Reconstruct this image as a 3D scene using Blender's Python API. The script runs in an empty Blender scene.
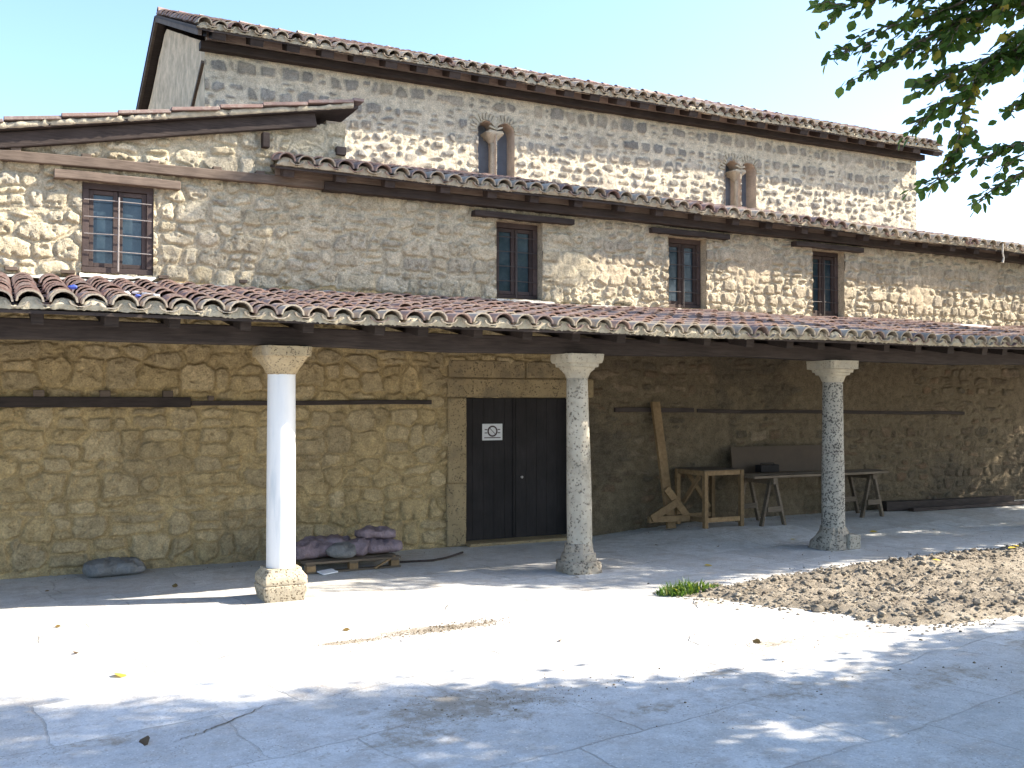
import bpy, math, random
import numpy as np
from mathutils import Vector, Matrix

C = bpy.context.scene
COL = C.collection
R = math.radians
rng = np.random.default_rng(11)
random.seed(5)

# ------------------------------------------------------------------ camera, sky, sun, exposure
cd = bpy.data.cameras.new('camera')
cam = bpy.data.objects.new('camera', cd)
COL.objects.link(cam)
cam.location = (0, 0, 1.7)
cam.rotation_euler = (R(90 + 1.03), 0, R(-27.2935))
cd.sensor_width = 36.0
cd.lens = 36.0 * 1000 / 1024
cd.clip_start = 0.05
cd.clip_end = 2000
C.camera = cam

SUN_EL, SUN_AZ = 35.0, 20.0          # azimuth: degrees in front of the facade, from the right
sun_to = Vector((math.cos(R(SUN_EL)) * math.cos(R(SUN_AZ)), -math.cos(R(SUN_EL)) * math.sin(R(SUN_AZ)), math.sin(R(SUN_EL))))
w = bpy.data.worlds.new('World')
C.world = w
w.use_nodes = True
nt = w.node_tree
bg = nt.nodes['Background']
sky = nt.nodes.new('ShaderNodeTexSky')
sky.sky_type = 'NISHITA'
sky.sun_disc = False
sky.sun_elevation = R(SUN_EL)
sky.sun_rotation = R(90 + SUN_AZ)
sky.altitude = 0
sky.air_density = 1.0
sky.dust_density = 1.5
sky.ozone_density = 3.6
nt.links.new(sky.outputs[0], bg.inputs[0])
bg.inputs[1].default_value = 0.145

sl = bpy.data.lights.new('sun', 'SUN')
sl.energy = 5.0
sl.angle = R(0.53)
sl.color = (1.0, 0.91, 0.77)
so = bpy.data.objects.new('sun', sl)
COL.objects.link(so)
so.rotation_euler = sun_to.to_track_quat('Z', 'Y').to_euler()
so.location = (10, -5, 12)

C.view_settings.view_transform = 'Standard'
C.view_settings.look = 'None'
C.view_settings.gamma = 1.0
C.view_settings.use_curve_mapping = False
C.view_settings.exposure = 1.62

# ------------------------------------------------------------------ helpers
def link(o, parent=None):
    COL.objects.link(o)
    if parent is not None:
        o.parent = parent
        wl = Vector((0, 0, 0))
        p = parent
        while p is not None:
            wl += p.location
            p = p.parent
        o['_w'] = 0
        del o['_w']
        return wl
    return Vector((0, 0, 0))

def tag(o, label=None, cat=None, group=None, kind=None):
    if label: o['label'] = label
    if cat: o['category'] = cat
    if group: o['group'] = group
    if kind: o['kind'] = kind
    return o

def empty(name, loc, label, cat, group=None):
    o = bpy.data.objects.new(name, None)
    o.empty_display_size = 0.2
    o.location = loc
    COL.objects.link(o)
    return tag(o, label, cat, group)

class MB:
    """collects geometry (world coordinates) with an optional per-vertex value or colour"""
    def __init__(s):
        s.v = []; s.f = []; s.n = 0; s.a = []
    def add(s, v, f, val=0.5):
        v = np.asarray(v, float).reshape(-1, 3)
        s.v.append(v)
        s.f.extend([tuple(i + s.n for i in q) for q in f])
        if np.ndim(val) == 0: val = np.full(len(v), float(val))
        s.a.append(np.asarray(val, float))
        s.n += len(v)
        return s
    def box(s, c, size, rz=0.0, rx=0.0, ry=0.0, jit=0.0, val=None):
        hx, hy, hz = [k / 2 for k in size]
        v = np.array([(x, y, z) for x in (-hx, hx) for y in (-hy, hy) for z in (-hz, hz)])
        if jit: v = v + rng.uniform(-jit, jit, v.shape)
        m = np.array(Matrix.Rotation(rz, 3, 'Z') @ Matrix.Rotation(ry, 3, 'Y') @ Matrix.Rotation(rx, 3, 'X'))
        v = v @ m.T + np.array(c)
        f = [(0, 1, 3, 2), (4, 6, 7, 5), (0, 4, 5, 1), (2, 3, 7, 6), (0, 2, 6, 4), (1, 5, 7, 3)]
        return s.add(v, f, rng.random() if val is None else val)
    def bar(s, p, q, wd, h, up=(0, 0, 1), val=None, n=1, jit=0.0):
        """rectangular timber from p to q: width across, height along up"""
        p = np.array(p, float); q = np.array(q, float)
        d = q - p; d /= np.linalg.norm(d)
        sd = np.cross(d, up); sd /= np.linalg.norm(sd)
        u = np.cross(sd, d)
        vs = []
        for i in range(n + 1):
            c = p + (q - p) * i / n
            off = rng.uniform(-jit, jit, 3) if jit else 0
            for a, b in ((-1, -1), (1, -1), (1, 1), (-1, 1)):
                vs.append(c + off + sd * a * wd / 2 + u * b * h / 2)
        f = [(3, 2, 1, 0), tuple(4 * n + k for k in range(4))]
        for i in range(n):
            for k in range(4):
                f.append((4 * i + k, 4 * i + (k + 1) % 4, 4 * i + 4 + (k + 1) % 4, 4 * i + 4 + k))
        return s.add(vs, f, rng.random() if val is None else val)
    def tube(s, pts, rad, n=8, val=0.5):
        pts = [np.array(p, float) for p in pts]
        if np.ndim(rad) == 0: rad = [rad] * len(pts)
        vs = []; f = []
        ref = np.array((0.31, 0.17, 0.93))
        for i, p in enumerate(pts):
            d = pts[min(i + 1, len(pts) - 1)] - pts[max(i - 1, 0)]
            d /= np.linalg.norm(d) + 1e-9
            a = np.cross(d, ref); a /= np.linalg.norm(a) + 1e-9
            b = np.cross(d, a)
            for k in range(n):
                t = 2 * math.pi * k / n
                vs.append(p + rad[i] * (math.cos(t) * a + math.sin(t) * b))
        for i in range(len(pts) - 1):
            for k in range(n):
                f.append((i * n + k, i * n + (k + 1) % n, (i + 1) * n + (k + 1) % n, (i + 1) * n + k))
        f.append(tuple(range(n - 1, -1, -1)))
        f.append(tuple((len(pts) - 1) * n + k for k in range(n)))
        return s.add(vs, f, val)
    def loft(s, secs, c, n=48, rough=0.0, rz=0.0, val=0.5):
        """secs: (z, half width, superellipse power[, dx, dy])"""
        vs = []; f = []
        for sec in secs:
            z, r, p = sec[:3]
            dx, dy = sec[3:5] if len(sec) > 3 else (0, 0)
            for k in range(n):
                t = 2 * math.pi * (k + 0.5) / n
                ct, st = math.cos(t), math.sin(t)
                q = (abs(ct) ** p + abs(st) ** p) ** (-1 / p)
                x, y = r * q * ct, r * q * st
                if rough:
                    e = rng.normal(0, rough)
                    x += e * ct; y += e * st
                vs.append((c[0] + dx + x * math.cos(rz) - y * math.sin(rz), c[1] + dy + x * math.sin(rz) + y * math.cos(rz), c[2] + z + (rng.normal(0, rough * .6) if rough else 0)))
        m = len(secs)
        for i in range(m - 1):
            for k in range(n):
                f.append((i * n + k, i * n + (k + 1) % n, (i + 1) * n + (k + 1) % n, (i + 1) * n + k))
        f.append(tuple(range(n - 1, -1, -1)))
        f.append(tuple((m - 1) * n + k for k in range(n)))
        return s.add(vs, f, val)
    def warp(s, fn):
        for v in s.v: v[:, 2] += fn(v[:, 0])
        return s
    def build(s, name, mat, parent=None, smooth=False, bevel=0.0, color=None):
        me = bpy.data.meshes.new(name)
        o = bpy.data.objects.new(name, me)
        off = link(o, parent)
        v = np.concatenate(s.v) - np.array(off)
        if parent is None:
            b = np.array(((v[:, 0].min() + v[:, 0].max()) / 2, (v[:, 1].min() + v[:, 1].max()) / 2, v[:, 2].min()))
            o.location = b
            v = v - b
        me.from_pydata(v.tolist(), [], s.f)
        at = me.attributes.new('rnd', 'FLOAT', 'POINT')
        at.data.foreach_set('value', np.concatenate(s.a).astype(np.float32))
        if color is not None:
            ca = me.attributes.new('col', 'FLOAT_COLOR', 'POINT')
            ca.data.foreach_set('color', np.asarray(color, np.float32).ravel())
        me.materials.append(mat)
        if smooth:
            me.polygons.foreach_set('use_smooth', [True] * len(me.polygons))
            if smooth != 'all':
                me.set_sharp_from_angle(angle=R(38))
        me.update()
        if bevel:
            bm = o.modifiers.new('bevel', 'BEVEL')
            bm.width = bevel; bm.segments = 2; bm.limit_method = 'ANGLE'; bm.angle_limit = R(40)
        return o

_T = {}
def vnoise(x, y, scale, seed):
    if seed not in _T: _T[seed] = np.random.default_rng(seed).random((256, 256))
    T = _T[seed]
    u = np.asarray(x) / scale + 37.3; v = np.asarray(y) / scale + 51.7
    i = np.floor(u).astype(int); j = np.floor(v).astype(int)
    a = u - i; b = v - j
    a = a * a * (3 - 2 * a); b = b * b * (3 - 2 * b)
    i &= 255; j &= 255; i1 = (i + 1) & 255; j1 = (j + 1) & 255
    return (T[i, j] * (1 - a) + T[i1, j] * a) * (1 - b) + (T[i, j1] * (1 - a) + T[i1, j1] * a) * b

def fbm(x, y, scale, seed, oct=4):
    t = 0; amp = 1; s = 0
    for k in range(oct):
        t = t + amp * vnoise(x, y, scale / 2 ** k, seed + 7 * k); s += amp; amp *= .5
    return t / s

def sstep(a, b, x):
    t = np.clip((x - a) / (b - a), 0, 1)
    return t * t * (3 - 2 * t)

# ------------------------------------------------------------------ materials
class NT:
    def __init__(s, name):
        s.m = bpy.data.materials.new(name); s.m.use_nodes = True
        s.t = s.m.node_tree; s.p = s.t.nodes['Principled BSDF']
        s.out = s.t.nodes['Material Output']
        s.tc = s.t.nodes.new('ShaderNodeTexCoord')
        s.geo = s.t.nodes.new('ShaderNodeNewGeometry')
    def n(s, typ, **kw):
        nd = s.t.nodes.new(typ)
        for k, v in kw.items(): setattr(nd, k, v)
        return nd
    def l(s, a, b): s.t.links.new(a, b)
    def pos(s, scale=(1, 1, 1), rot=(0, 0, 0)):
        m = s.n('ShaderNodeMapping'); m.inputs['Scale'].default_value = scale; m.inputs['Rotation'].default_value = rot
        s.l(s.geo.outputs['Position'], m.inputs[0]); return m.outputs[0]
    def noise(s, scale, detail=4, rough=.55, vec=None):
        nd = s.n('ShaderNodeTexNoise'); nd.inputs['Scale'].default_value = scale
        nd.inputs['Detail'].default_value = detail; nd.inputs['Roughness'].default_value = rough
        s.l(vec if vec is not None else s.geo.outputs['Position'], nd.inputs['Vector']); return nd.outputs['Fac']
    def voro(s, scale, vec=None, feature='F1'):
        nd = s.n('ShaderNodeTexVoronoi', feature=feature); nd.inputs['Scale'].default_value = scale
        s.l(vec if vec is not None else s.geo.outputs['Position'], nd.inputs['Vector']); return nd
    def attr(s, name, out='Fac'):
        nd = s.n('ShaderNodeAttribute', attribute_name=name); return nd.outputs[out]
    def ramp(s, fac, stops, interp='LINEAR'):
        nd = s.n('ShaderNodeValToRGB'); nd.color_ramp.interpolation = interp
        e = nd.color_ramp.elements
        while len(e) < len(stops): e.new(.5)
        for k, (p, c) in enumerate(stops):
            e[k].position = p
            e[k].color = (c, c, c, 1) if np.ndim(c) == 0 else (*c, 1)
        s.l(fac, nd.inputs[0]); return nd.outputs[0]
    def mix(s, fac, a, b, mode='MIX'):
        nd = s.n('ShaderNodeMix', data_type='RGBA', blend_type=mode)
        for k, v in ((0, fac), (6, a), (7, b)):
            if isinstance(v, bpy.types.NodeSocket): s.l(v, nd.inputs[k])
            elif k == 0: nd.inputs[k].default_value = v
            else: nd.inputs[k].default_value = (v, v, v, 1) if np.ndim(v) == 0 else (*v, 1)
        return nd.outputs[2]
    def math(s, op, a, b=0.0):
        nd = s.n('ShaderNodeMath', operation=op)
        for k, v in ((0, a), (1, b)):
            if isinstance(v, bpy.types.NodeSocket): s.l(v, nd.inputs[k])
            else: nd.inputs[k].default_value = v
        return nd.outputs[0]
    def bump(s, h, dist=.01, strength=1.0, normal=None):
        b = s.n('ShaderNodeBump'); b.inputs['Distance'].default_value = dist; b.inputs['Strength'].default_value = strength
        s.l(h, b.inputs['Height'])
        if normal is not None: s.l(normal, b.inputs['Normal'])
        return b.outputs[0]
    def finish(s, col, rough=.85, nrm=None, spec=.3):
        if isinstance(col, bpy.types.NodeSocket): s.l(col, s.p.inputs['Base Color'])
        else: s.p.inputs['Base Color'].default_value = (*col, 1)
        if isinstance(rough, bpy.types.NodeSocket): s.l(rough, s.p.inputs['Roughness'])
        else: s.p.inputs['Roughness'].default_value = rough
        s.p.inputs['Specular IOR Level'].default_value = spec
        if nrm is not None: s.l(nrm, s.p.inputs['Normal'])
        return s.m

def mat_masonry():
    t = NT('rubble_masonry')
    c = t.attr('col', 'Color')
    n1 = t.noise(9, 5, .6); n2 = t.noise(55, 4, .65)
    c = t.mix(1.0, c, t.ramp(n1, [(.25, .68), (.75, 1.3)]), 'MULTIPLY')
    c = t.mix(1.0, c, t.ramp(n2, [(.3, .68), (.7, 1.28)]), 'MULTIPLY')
    v = t.voro(42).outputs['Distance']
    pits = t.ramp(v, [(.08, 0.0), (.3, 1.0)])
    sel = t.ramp(t.noise(14, 3), [(.48, 0.0), (.6, 1.0)])
    st = t.attr('rnd')
    pit = t.math('MULTIPLY', t.math('MULTIPLY', t.math('SUBTRACT', 1.0, pits), sel), st)
    h = t.math('SUBTRACT', t.math('MULTIPLY', n2, .5), t.math('MULTIPLY', pit, 1.3))
    h = t.math('ADD', h, t.math('MULTIPLY', t.noise(110, 3, .7), .4))
    h = t.math('ADD', h, t.math('MULTIPLY', t.noise(24, 5, .7), 1.0))
    return t.finish(c, .95, t.bump(h, .017, 1.0), .12)

def mat_wood(name, a, b, grain=(1.2, 14, 14), bump=.004, rough=.8):
    t = NT(name)
    v = t.pos(grain)
    n = t.noise(4, 6, .65, v)
    c = t.ramp(n, [(.3, a), (.7, b)])
    c = t.mix(1.0, c, t.ramp(t.attr('rnd'), [(0, .75), (1, 1.25)]), 'MULTIPLY')
    c = t.mix(1.0, c, t.ramp(t.noise(3, 3), [(.3, .8), (.7, 1.2)]), 'MULTIPLY')
    return t.finish(c, rough, t.bump(n, bump, .8), .25)

def mat_tile():
    t = NT('clay_tile')
    r = t.attr('rnd')
    c = t.ramp(r, [(0, (.17, .115, .105)), (.2, (.265, .18, .155)), (.38, (.225, .175, .158)), (.55, (.315, .215, .178)), (.7, (.275, .215, .19)), (.8, (.345, .26, .212)), (.86, (.35, .295, .23)), (1, (.45, .39, .305))])
    l1 = t.ramp(t.noise(11, 5, .7), [(.5, 0.0), (.68, .7)])
    c = t.mix(l1, c, (.36, .31, .27))
    l2 = t.ramp(t.noise(31, 4, .7), [(.58, 0.0), (.74, .5)])
    c = t.mix(l2, c, (.11, .092, .085))
    n = t.noise(60, 4, .6)
    return t.finish(c, .95, t.bump(n, .005, .8), .05)

def mat_simple(name, col, rough=.7, var=.2, scale=12, bump=.002, spec=.3, metal=0.0):
    t = NT(name)
    n = t.noise(scale, 4, .6)
    c = t.mix(1.0, col, t.ramp(n, [(.25, 1 - var), (.75, 1 + var)]), 'MULTIPLY')
    t.p.inputs['Metallic'].default_value = metal
    return t.finish(c, rough, t.bump(t.noise(scale * 4, 4, .6), bump, .8), spec)

def mat_speckled(name, base, dark, amount, scale, stain=None, bump=.004):
    t = NT(name)
    nn = t.n('ShaderNodeTexNoise'); nn.inputs['Scale'].default_value = scale * .9; nn.inputs['Detail'].default_value = 4
    t.l(t.geo.outputs['Position'], nn.inputs['Vector'])
    sc = t.n('ShaderNodeVectorMath', operation='SCALE'); sc.inputs['Scale'].default_value = 1.6 / scale
    t.l(nn.outputs['Color'], sc.inputs[0])
    ad = t.n('ShaderNodeVectorMath', operation='ADD'); t.l(t.geo.outputs['Position'], ad.inputs[0]); t.l(sc.outputs[0], ad.inputs[1])
    v = t.voro(scale, ad.outputs[0])
    n = t.noise(scale * .35, 5, .7)
    k = t.math('ADD', v.outputs['Distance'], t.math('MULTIPLY', n, .9))
    f = t.ramp(k, [(amount - .04, 1.0), (amount + .16, 0.0)])
    c = t.mix(f, base, dark)
    big = t.noise(5, 5, .6)
    c = t.mix(1.0, c, t.ramp(big, [(.3, .78), (.7, 1.12)]), 'MULTIPLY')
    if stain:
        c = t.mix(t.ramp(t.noise(3.3, 4, .65), [(.53, 0.0), (.66, .75)]), c, stain)
    h = t.math('SUBTRACT', t.math('MULTIPLY', t.noise(90, 3, .6), .4), f)
    return t.finish(c, .85, t.bump(h, bump, .8), .25)

def mat_marble():
    t = NT('white_marble')
    v = t.pos((6, 6, .7))
    n = t.noise(1.3, 6, .6, v)
    c = t.ramp(n, [(.35, (.78, .765, .74)), (.52, (.74, .73, .715)), (.66, (.56, .585, .60)), (.8, (.66, .66, .65))])
    return t.finish(c, .45, t.bump(t.noise(30, 3), .001, .5), .4)

def mat_paving():
    t = NT('paving_concrete')
    v = t.pos((1, 1, 1), (0, 0, R(-9)))
    wv = t.n('ShaderNodeVectorMath', operation='ADD')
    nn = t.n('ShaderNodeTexNoise'); nn.inputs['Scale'].default_value = 1.6; nn.inputs['Detail'].default_value = 5
    t.l(v, nn.inputs['Vector'])
    sc = t.n('ShaderNodeVectorMath', operation='SCALE'); sc.inputs['Scale'].default_value = .22
    t.l(nn.outputs['Color'], sc.inputs[0]); t.l(v, wv.inputs[0]); t.l(sc.outputs[0], wv.inputs[1])
    br = t.n('ShaderNodeTexBrick'); br.offset = .37; br.squash = 1.0
    br.inputs['Scale'].default_value = 1.0; br.inputs['Mortar Size'].default_value = .008
    br.inputs['Mortar Smooth'].default_value = .4
    br.inputs['Brick Width'].default_value = 1.25; br.inputs['Row Height'].default_value = .78
    br.inputs['Color1'].default_value = (.76, .76, .76, 1); br.inputs['Color2'].default_value = (1.12, 1.12, 1.12, 1); br.inputs['Mortar'].default_value = (.7, .68, .65, 1)
    t.l(wv.outputs[0], br.inputs['Vector'])
    c = t.ramp(t.noise(.9, 6, .6), [(.3, (.49, .48, .455)), (.5, (.58, .57, .545)), (.72, (.65, .64, .615))])
    c = t.mix(t.ramp(t.noise(1.1, 5, .7), [(.36, .15), (.6, 1.0)]), c, t.mix(1.0, c, br.outputs['Color'], 'MULTIPLY'))
    c = t.mix(1.0, c, t.ramp(t.noise(7, 6, .7), [(.3, .86), (.7, 1.1)]), 'MULTIPLY')
    d1 = t.ramp(t.noise(1.7, 8, .75), [(.52, 0.0), (.68, .6)])
    c = t.mix(d1, c, (.36, .33, .28))
    d2 = t.ramp(t.noise(20, 8, .8), [(.53, 0.0), (.68, .7)])
    c = t.mix(d2, c, (.3, .27, .22))
    d3 = t.ramp(t.noise(3.2, 8, .75), [(.5, 0.0), (.64, .6)])
    c = t.mix(d3, c, (.40, .345, .29))
    d4 = t.ramp(t.noise(6.5, 8, .8), [(.5, 0.0), (.66, .45)])
    c = t.mix(d4, c, (.36, .36, .35))
    c = t.mix(1.0, c, t.ramp(t.noise(70, 4, .75), [(.3, .84), (.7, 1.12)]), 'MULTIPLY')
    sv = t.voro(48); sk = t.math('MULTIPLY', t.ramp(sv.outputs['Distance'], [(.16, 1.0), (.26, 0.0)]), t.ramp(t.noise(2.6, 5, .7), [(.45, 0.0), (.6, .8)]))
    c = t.mix(sk, c, (.22, .19, .15))
    sv2 = t.voro(31, t.pos((1, 1, 1), (0, 0, .7))); c = t.mix(t.ramp(sv2.outputs['Distance'], [(.1, .7), (.17, 0.0)]), c, (.74, .73, .7))
    cr = t.voro(.55, wv.outputs[0], 'DISTANCE_TO_EDGE').outputs['Distance']
    ck = t.math('MULTIPLY', t.ramp(cr, [(.001, .55), (.004, 0.0)]), t.ramp(t.noise(.8, 2), [(.56, 0.0), (.62, 1.0)]))
    c = t.mix(ck, c, (.22, .2, .18))
    msk = None       # places where soil has been trodden or swept over the slabs
    for (px_, py_, rx_, ry_, am) in ((2.35, 5.12, .95, .5, 1.0), (1.9, 4.75, .6, .3, .8), (.4, 6.75, .5, .12, .5), (1.2, 7.6, .8, .25, .35), (3.9, 7.6, .9, .3, .45), (4.6, 6.4, .8, .3, .45), (.5, 5.4, .35, .14, .7), (3.3, 4.6, .4, .15, .8), (5.2, 4.3, .9, .3, .7), (6.6, 4.6, .7, .3, .7), (4.0, 5.0, .5, .12, .8), (2.95, 6.95, .8, .17, 1.5), (2.25, 6.85, .4, .10, 1.4), (4.9, 5.4, .55, .22, .8), (5.6, 5.35, .6, .2, .7), (5.5, 6.9, .5, .7, .6), (4.2, 4.5, 1.2, .5, .55), (7.5, 4.9, 1.5, .3, .7)):
        mp = t.n('ShaderNodeMapping'); mp.vector_type = 'TEXTURE'
        mp.inputs['Location'].default_value = (px_, py_, 0); mp.inputs['Scale'].default_value = (rx_, ry_, 1)
        t.l(t.geo.outputs['Position'], mp.inputs[0])
        ln = t.n('ShaderNodeVectorMath', operation='LENGTH'); t.l(mp.outputs[0], ln.inputs[0])
        k_ = t.math('MULTIPLY', t.ramp(ln.outputs['Value'], [(.2, 1.0), (1.0, 0.0)]), am)
        msk = k_ if msk is None else t.math('MAXIMUM', msk, k_)
    sp = t.math('ADD', msk, t.math('MULTIPLY', t.math('SUBTRACT', t.noise(8, 9, .78), .5), 3.6))
    c = t.mix(t.math('MULTIPLY', t.ramp(sp, [(.4, 0.0), (1.1, .8)]), t.ramp(msk, [(0, 0.0), (.15, 1.0)])), c, (.26, .215, .155))
    h = t.math('ADD', t.math('MULTIPLY', t.noise(16, 6, .7), .6), t.math('MULTIPLY', t.noise(3, 4), .8))
    h = t.math('SUBTRACT', h, t.math('MULTIPLY', br.outputs['Fac'], .35))
    h = t.math('SUBTRACT', h, ck)
    return t.finish(c, .9, t.bump(h, .016, .9), .25)

def mat_soil():
    t = NT('dry_soil')
    c = t.ramp(t.noise(5, 7, .7), [(.3, (.21, .175, .135)), (.52, (.345, .295, .23)), (.72, (.46, .41, .33))])
    c = t.mix(1.0, c, t.ramp(t.attr('rnd'), [(0, .7), (1, 1.3)]), 'MULTIPLY')
    return t.finish(c, .97, t.bump(t.noise(38, 8, .8), .035, 1.0), .1)

def mat_leaf(name, stops, trans=.35):
    t = NT(name)
    c = t.ramp(t.attr('rnd'), stops)
    t.finish(c, .55, None, .35)
    tr = t.n('ShaderNodeBsdfTranslucent'); t.l(t.mix(1.0, c, (1.5, 1.6, .8), 'MULTIPLY'), tr.inputs['Color'])
    mx = t.n('ShaderNodeMixShader'); mx.inputs[0].default_value = trans
    t.l(t.p.outputs[0], mx.inputs[1]); t.l(tr.outputs[0], mx.inputs[2]); t.l(mx.outputs[0], t.out.inputs[0])
    return t.m

M = {}
M['masonry'] = mat_masonry()
M['dark_wood'] = mat_wood('weathered_dark_wood', (.03, .022, .019), (.066, .05, .043))
M['beam_wood'] = mat_wood('grey_brown_beam', (.085, .062, .048), (.17, .13, .10))
M['infill_wood'] = mat_wood('brown_infill_board', (.2, .15, .12), (.31, .24, .195))
M['frame_wood'] = mat_wood('red_brown_window_wood', (.06, .044, .04), (.076, .056, .051), (5, 5, 5))
M['door_wood'] = mat_wood('black_brown_door', (.018, .0155, .0155), (.027, .0235, .023), (14, 14, 1.2), .003)
M['new_wood'] = mat_wood('raw_pine', (.19, .118, .056), (.28, .185, .095), (6, 6, 6), .002)
M['old_plank'] = mat_wood('dusty_plank', (.095, .073, .05), (.17, .13, .092))
M['panel'] = mat_simple('brown_hardboard', (.062, .042, .026), .7, .15, 6)
M['tile'] = mat_tile()
M['mortar'] = mat_simple('lime_mortar', (.52, .49, .43), .95, .25, 14, .01, .1)
M['eave_lime'] = mat_simple('old_eave_lime', (.43, .38, .285), .95, .3, 18, .01, .1)
M['grey_mortar'] = mat_simple('grey_cement_mortar', (.33, .335, .32), .95, .2, 10, .01, .1)
M['plaster'] = mat_simple('pink_grey_plaster', (.52, .43, .34), .95, .25, 7, .02, .1)
M['gable_render'] = mat_simple('tan_rough_render', (.60, .475, .33), .95, .35, 5, .03, .1)
M['dressed'] = mat_speckled('dressed_limestone', (.34, .255, .14), (.13, .1, .065), .62, 40, (.2, .155, .095), .016)
M['marble'] = mat_marble()
M['capital_stone'] = mat_speckled('buff_capital_stone', (.50, .385, .23), (.2, .15, .095), .62, 55, (.34, .28, .2), .012)
M['travertine'] = mat_speckled('pitted_travertine', (.45, .385, .285), (.16, .125, .08), .68, 48, (.4, .34, .26), .012)
M['white_pitted'] = mat_speckled('pitted_white_stone', (.44, .40, .325), (.17, .15, .12), .64, 34, (.25, .225, .175), .01)
M['granite'] = mat_speckled('speckled_granite', (.38, .355, .30), (.10, .093, .082), .78, 40, None, .005)
M['pale_stone'] = mat_speckled('pale_capital_stone', (.47, .415, .315), (.26, .23, .18), .6, 40, (.38, .34, .27), .006)
M['base_stone'] = mat_speckled('weathered_base_stone', (.38, .33, .26), (.15, .125, .095), .7, 36, (.27, .23, .18), .012)
M['paving'] = mat_paving()
M['grit'] = mat_simple('dark_grit', (.19, .15, .10), .95, .4, 30, .003, .1)
M['soil'] = mat_soil()
M['iron'] = mat_simple('pale_iron_bar', (.3, .27, .255), .55, .2, 30, .001, .4, .3)
M['dark_iron'] = mat_simple('dark_iron_bar', (.07, .06, .058), .6, .2, 30, .001, .4, .3)
M['shutter'] = mat_simple('grey_blue_shutter', (.15, .17, .20), .6, .15, 9, .002)
M['sign'] = mat_simple('white_sign_board', (.62, .62, .62), .5, .05, 20, .0005)
M['sign_red'] = mat_simple('sign_print', (.06, .035, .035), .6, .1, 20, .0005)
M['sack'] = mat_simple('purple_woven_sack', (.23, .178, .195), .6, .4, 9, .03, .3)
M['sack_grey'] = mat_simple('grey_paper_sack', (.19, .19, .185), .7, .35, 8, .03, .3)
M['white_plastic'] = mat_simple('white_plastic', (.8, .8, .8), .4, .05, 10, .001)
M['blue_plastic'] = mat_simple('blue_plastic', (.08, .13, .5), .4, .1, 10, .001)
M['bark'] = mat_wood('tree_bark', (.09, .07, .05), (.2, .165, .13), (10, 10, 2), .02)
M['leaf'] = mat_leaf('green_leaf', [(0, (.034, .068, .019)), (.5, (.068, .125, .03)), (.86, (.125, .18, .042)), (.9, (.17, .19, .04)), (1, (.38, .3, .05))], .45)
M['grass'] = mat_leaf('grass_blade', [(0, (.05, .1, .02)), (.7, (.1, .17, .035)), (1, (.3, .28, .07))])
M['fallen'] = mat_leaf('dry_leaf', [(0, (.09, .055, .03)), (.5, (.3, .2, .05)), (1, (.62, .45, .07))], .2)
t = NT('window_glass')
gn = t.noise(3, 3)
M['glass'] = t.finish(t.ramp(t.noise(5, 5, .7), [(.45, (.022, .04, .055)), (.75, (.06, .085, .10))]), t.ramp(t.noise(4, 4, .6), [(.4, .06), (.7, .25)]), t.bump(gn, .01, .15), .55)

# ------------------------------------------------------------------ ground
def paving_z(x, y):
    return .10 * sstep(6.2, 8.6, x) * sstep(9.0, 10.1, y)
bm = MB()
bm.add([(-600, -600, -.03), (900, -600, -.03), (900, 900, -.03), (-600, 900, -.03)], [(0, 1, 2, 3)])
tag(bm.build('ground', M['soil']), kind='structure')
bm = MB()
gx = np.arange(-14, 22.01, .15); gy = np.arange(-9, 11.01, .15)
X, Y = np.meshgrid(gx, gy, indexing='ij')
Z = paving_z(X, Y) + (fbm(X, Y, 1.7, 3) - .5) * .012
ny = len(gy)
idx = np.arange(X.size).reshape(X.shape)
F = np.stack([idx[:-1, :-1], idx[1:, :-1], idx[1:, 1:], idx[:-1, 1:]], -1).reshape(-1, 4)
bm.add(np.stack([X, Y, Z], -1).reshape(-1, 3), F.tolist())
tag(bm.build('courtyard_paving', M['paving'], smooth='all'), kind='structure')

# soil bed
poly = np.array([(5.3, 7.2), (5.53, 7.27), (6.57, 7.5), (7.93, 7.66), (9.56, 7.75), (12, 7.75), (14.5, 7.2), (14.5, 5.4), (12, 5.2), (8.5, 5.05), (7.2, 5.15), (6.49, 5.19), (6.08, 5.42), (5.8, 6.15), (5.54, 6.84)])
def poly_sd(x, y):
    inside = np.zeros(x.shape, bool); d = np.full(x.shape, 1e9)
    for (ax, ay), (bx, by) in zip(poly, np.roll(poly, -1, 0)):
        c = ((ay > y) != (by > y)) & (x < (bx - ax) * (y - ay) / (by - ay + 1e-12) + ax)
        inside ^= c
        ex, ey = bx - ax, by - ay
        tt = np.clip(((x - ax) * ex + (y - ay) * ey) / (ex * ex + ey * ey), 0, 1)
        d = np.minimum(d, np.hypot(x - ax - tt * ex, y - ay - tt * ey))
    return np.where(inside, d, -d)
def soil_h(x, y):
    e = poly_sd(x, y) + (fbm(x, y, .45, 21) - .5) * .35
    smooth = sstep(8.2, 9.3, x) * (1 - sstep(6.9, 7.35, y)) * .7
    lump = fbm(x, y, .30, 22, 4) * .10 + (fbm(x, y, .075, 23, 4) - .35) * .11
    ridge = np.exp(-((y - (6.9 + .065 * (x - 6))) / .3) ** 2) * .05 * sstep(6.4, 7.2, x)
    return sstep(0.0, .3, e) * (lump * (1 - smooth) * .7 + .015 + ridge) - .012, e
gx = np.arange(5.0, 14.6, .028); gy = np.arange(4.7, 8.0, .028)
X, Y = np.meshgrid(gx, gy, indexing='ij')
Z, E_ = soil_h(X, Y)
idx = np.arange(X.size).reshape(X.shape)
F = np.stack([idx[:-1, :-1], idx[1:, :-1], idx[1:, 1:], idx[:-1, 1:]], -1).reshape(-1, 4)
keep = (E_.ravel()[F] > -.06).any(1)
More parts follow.
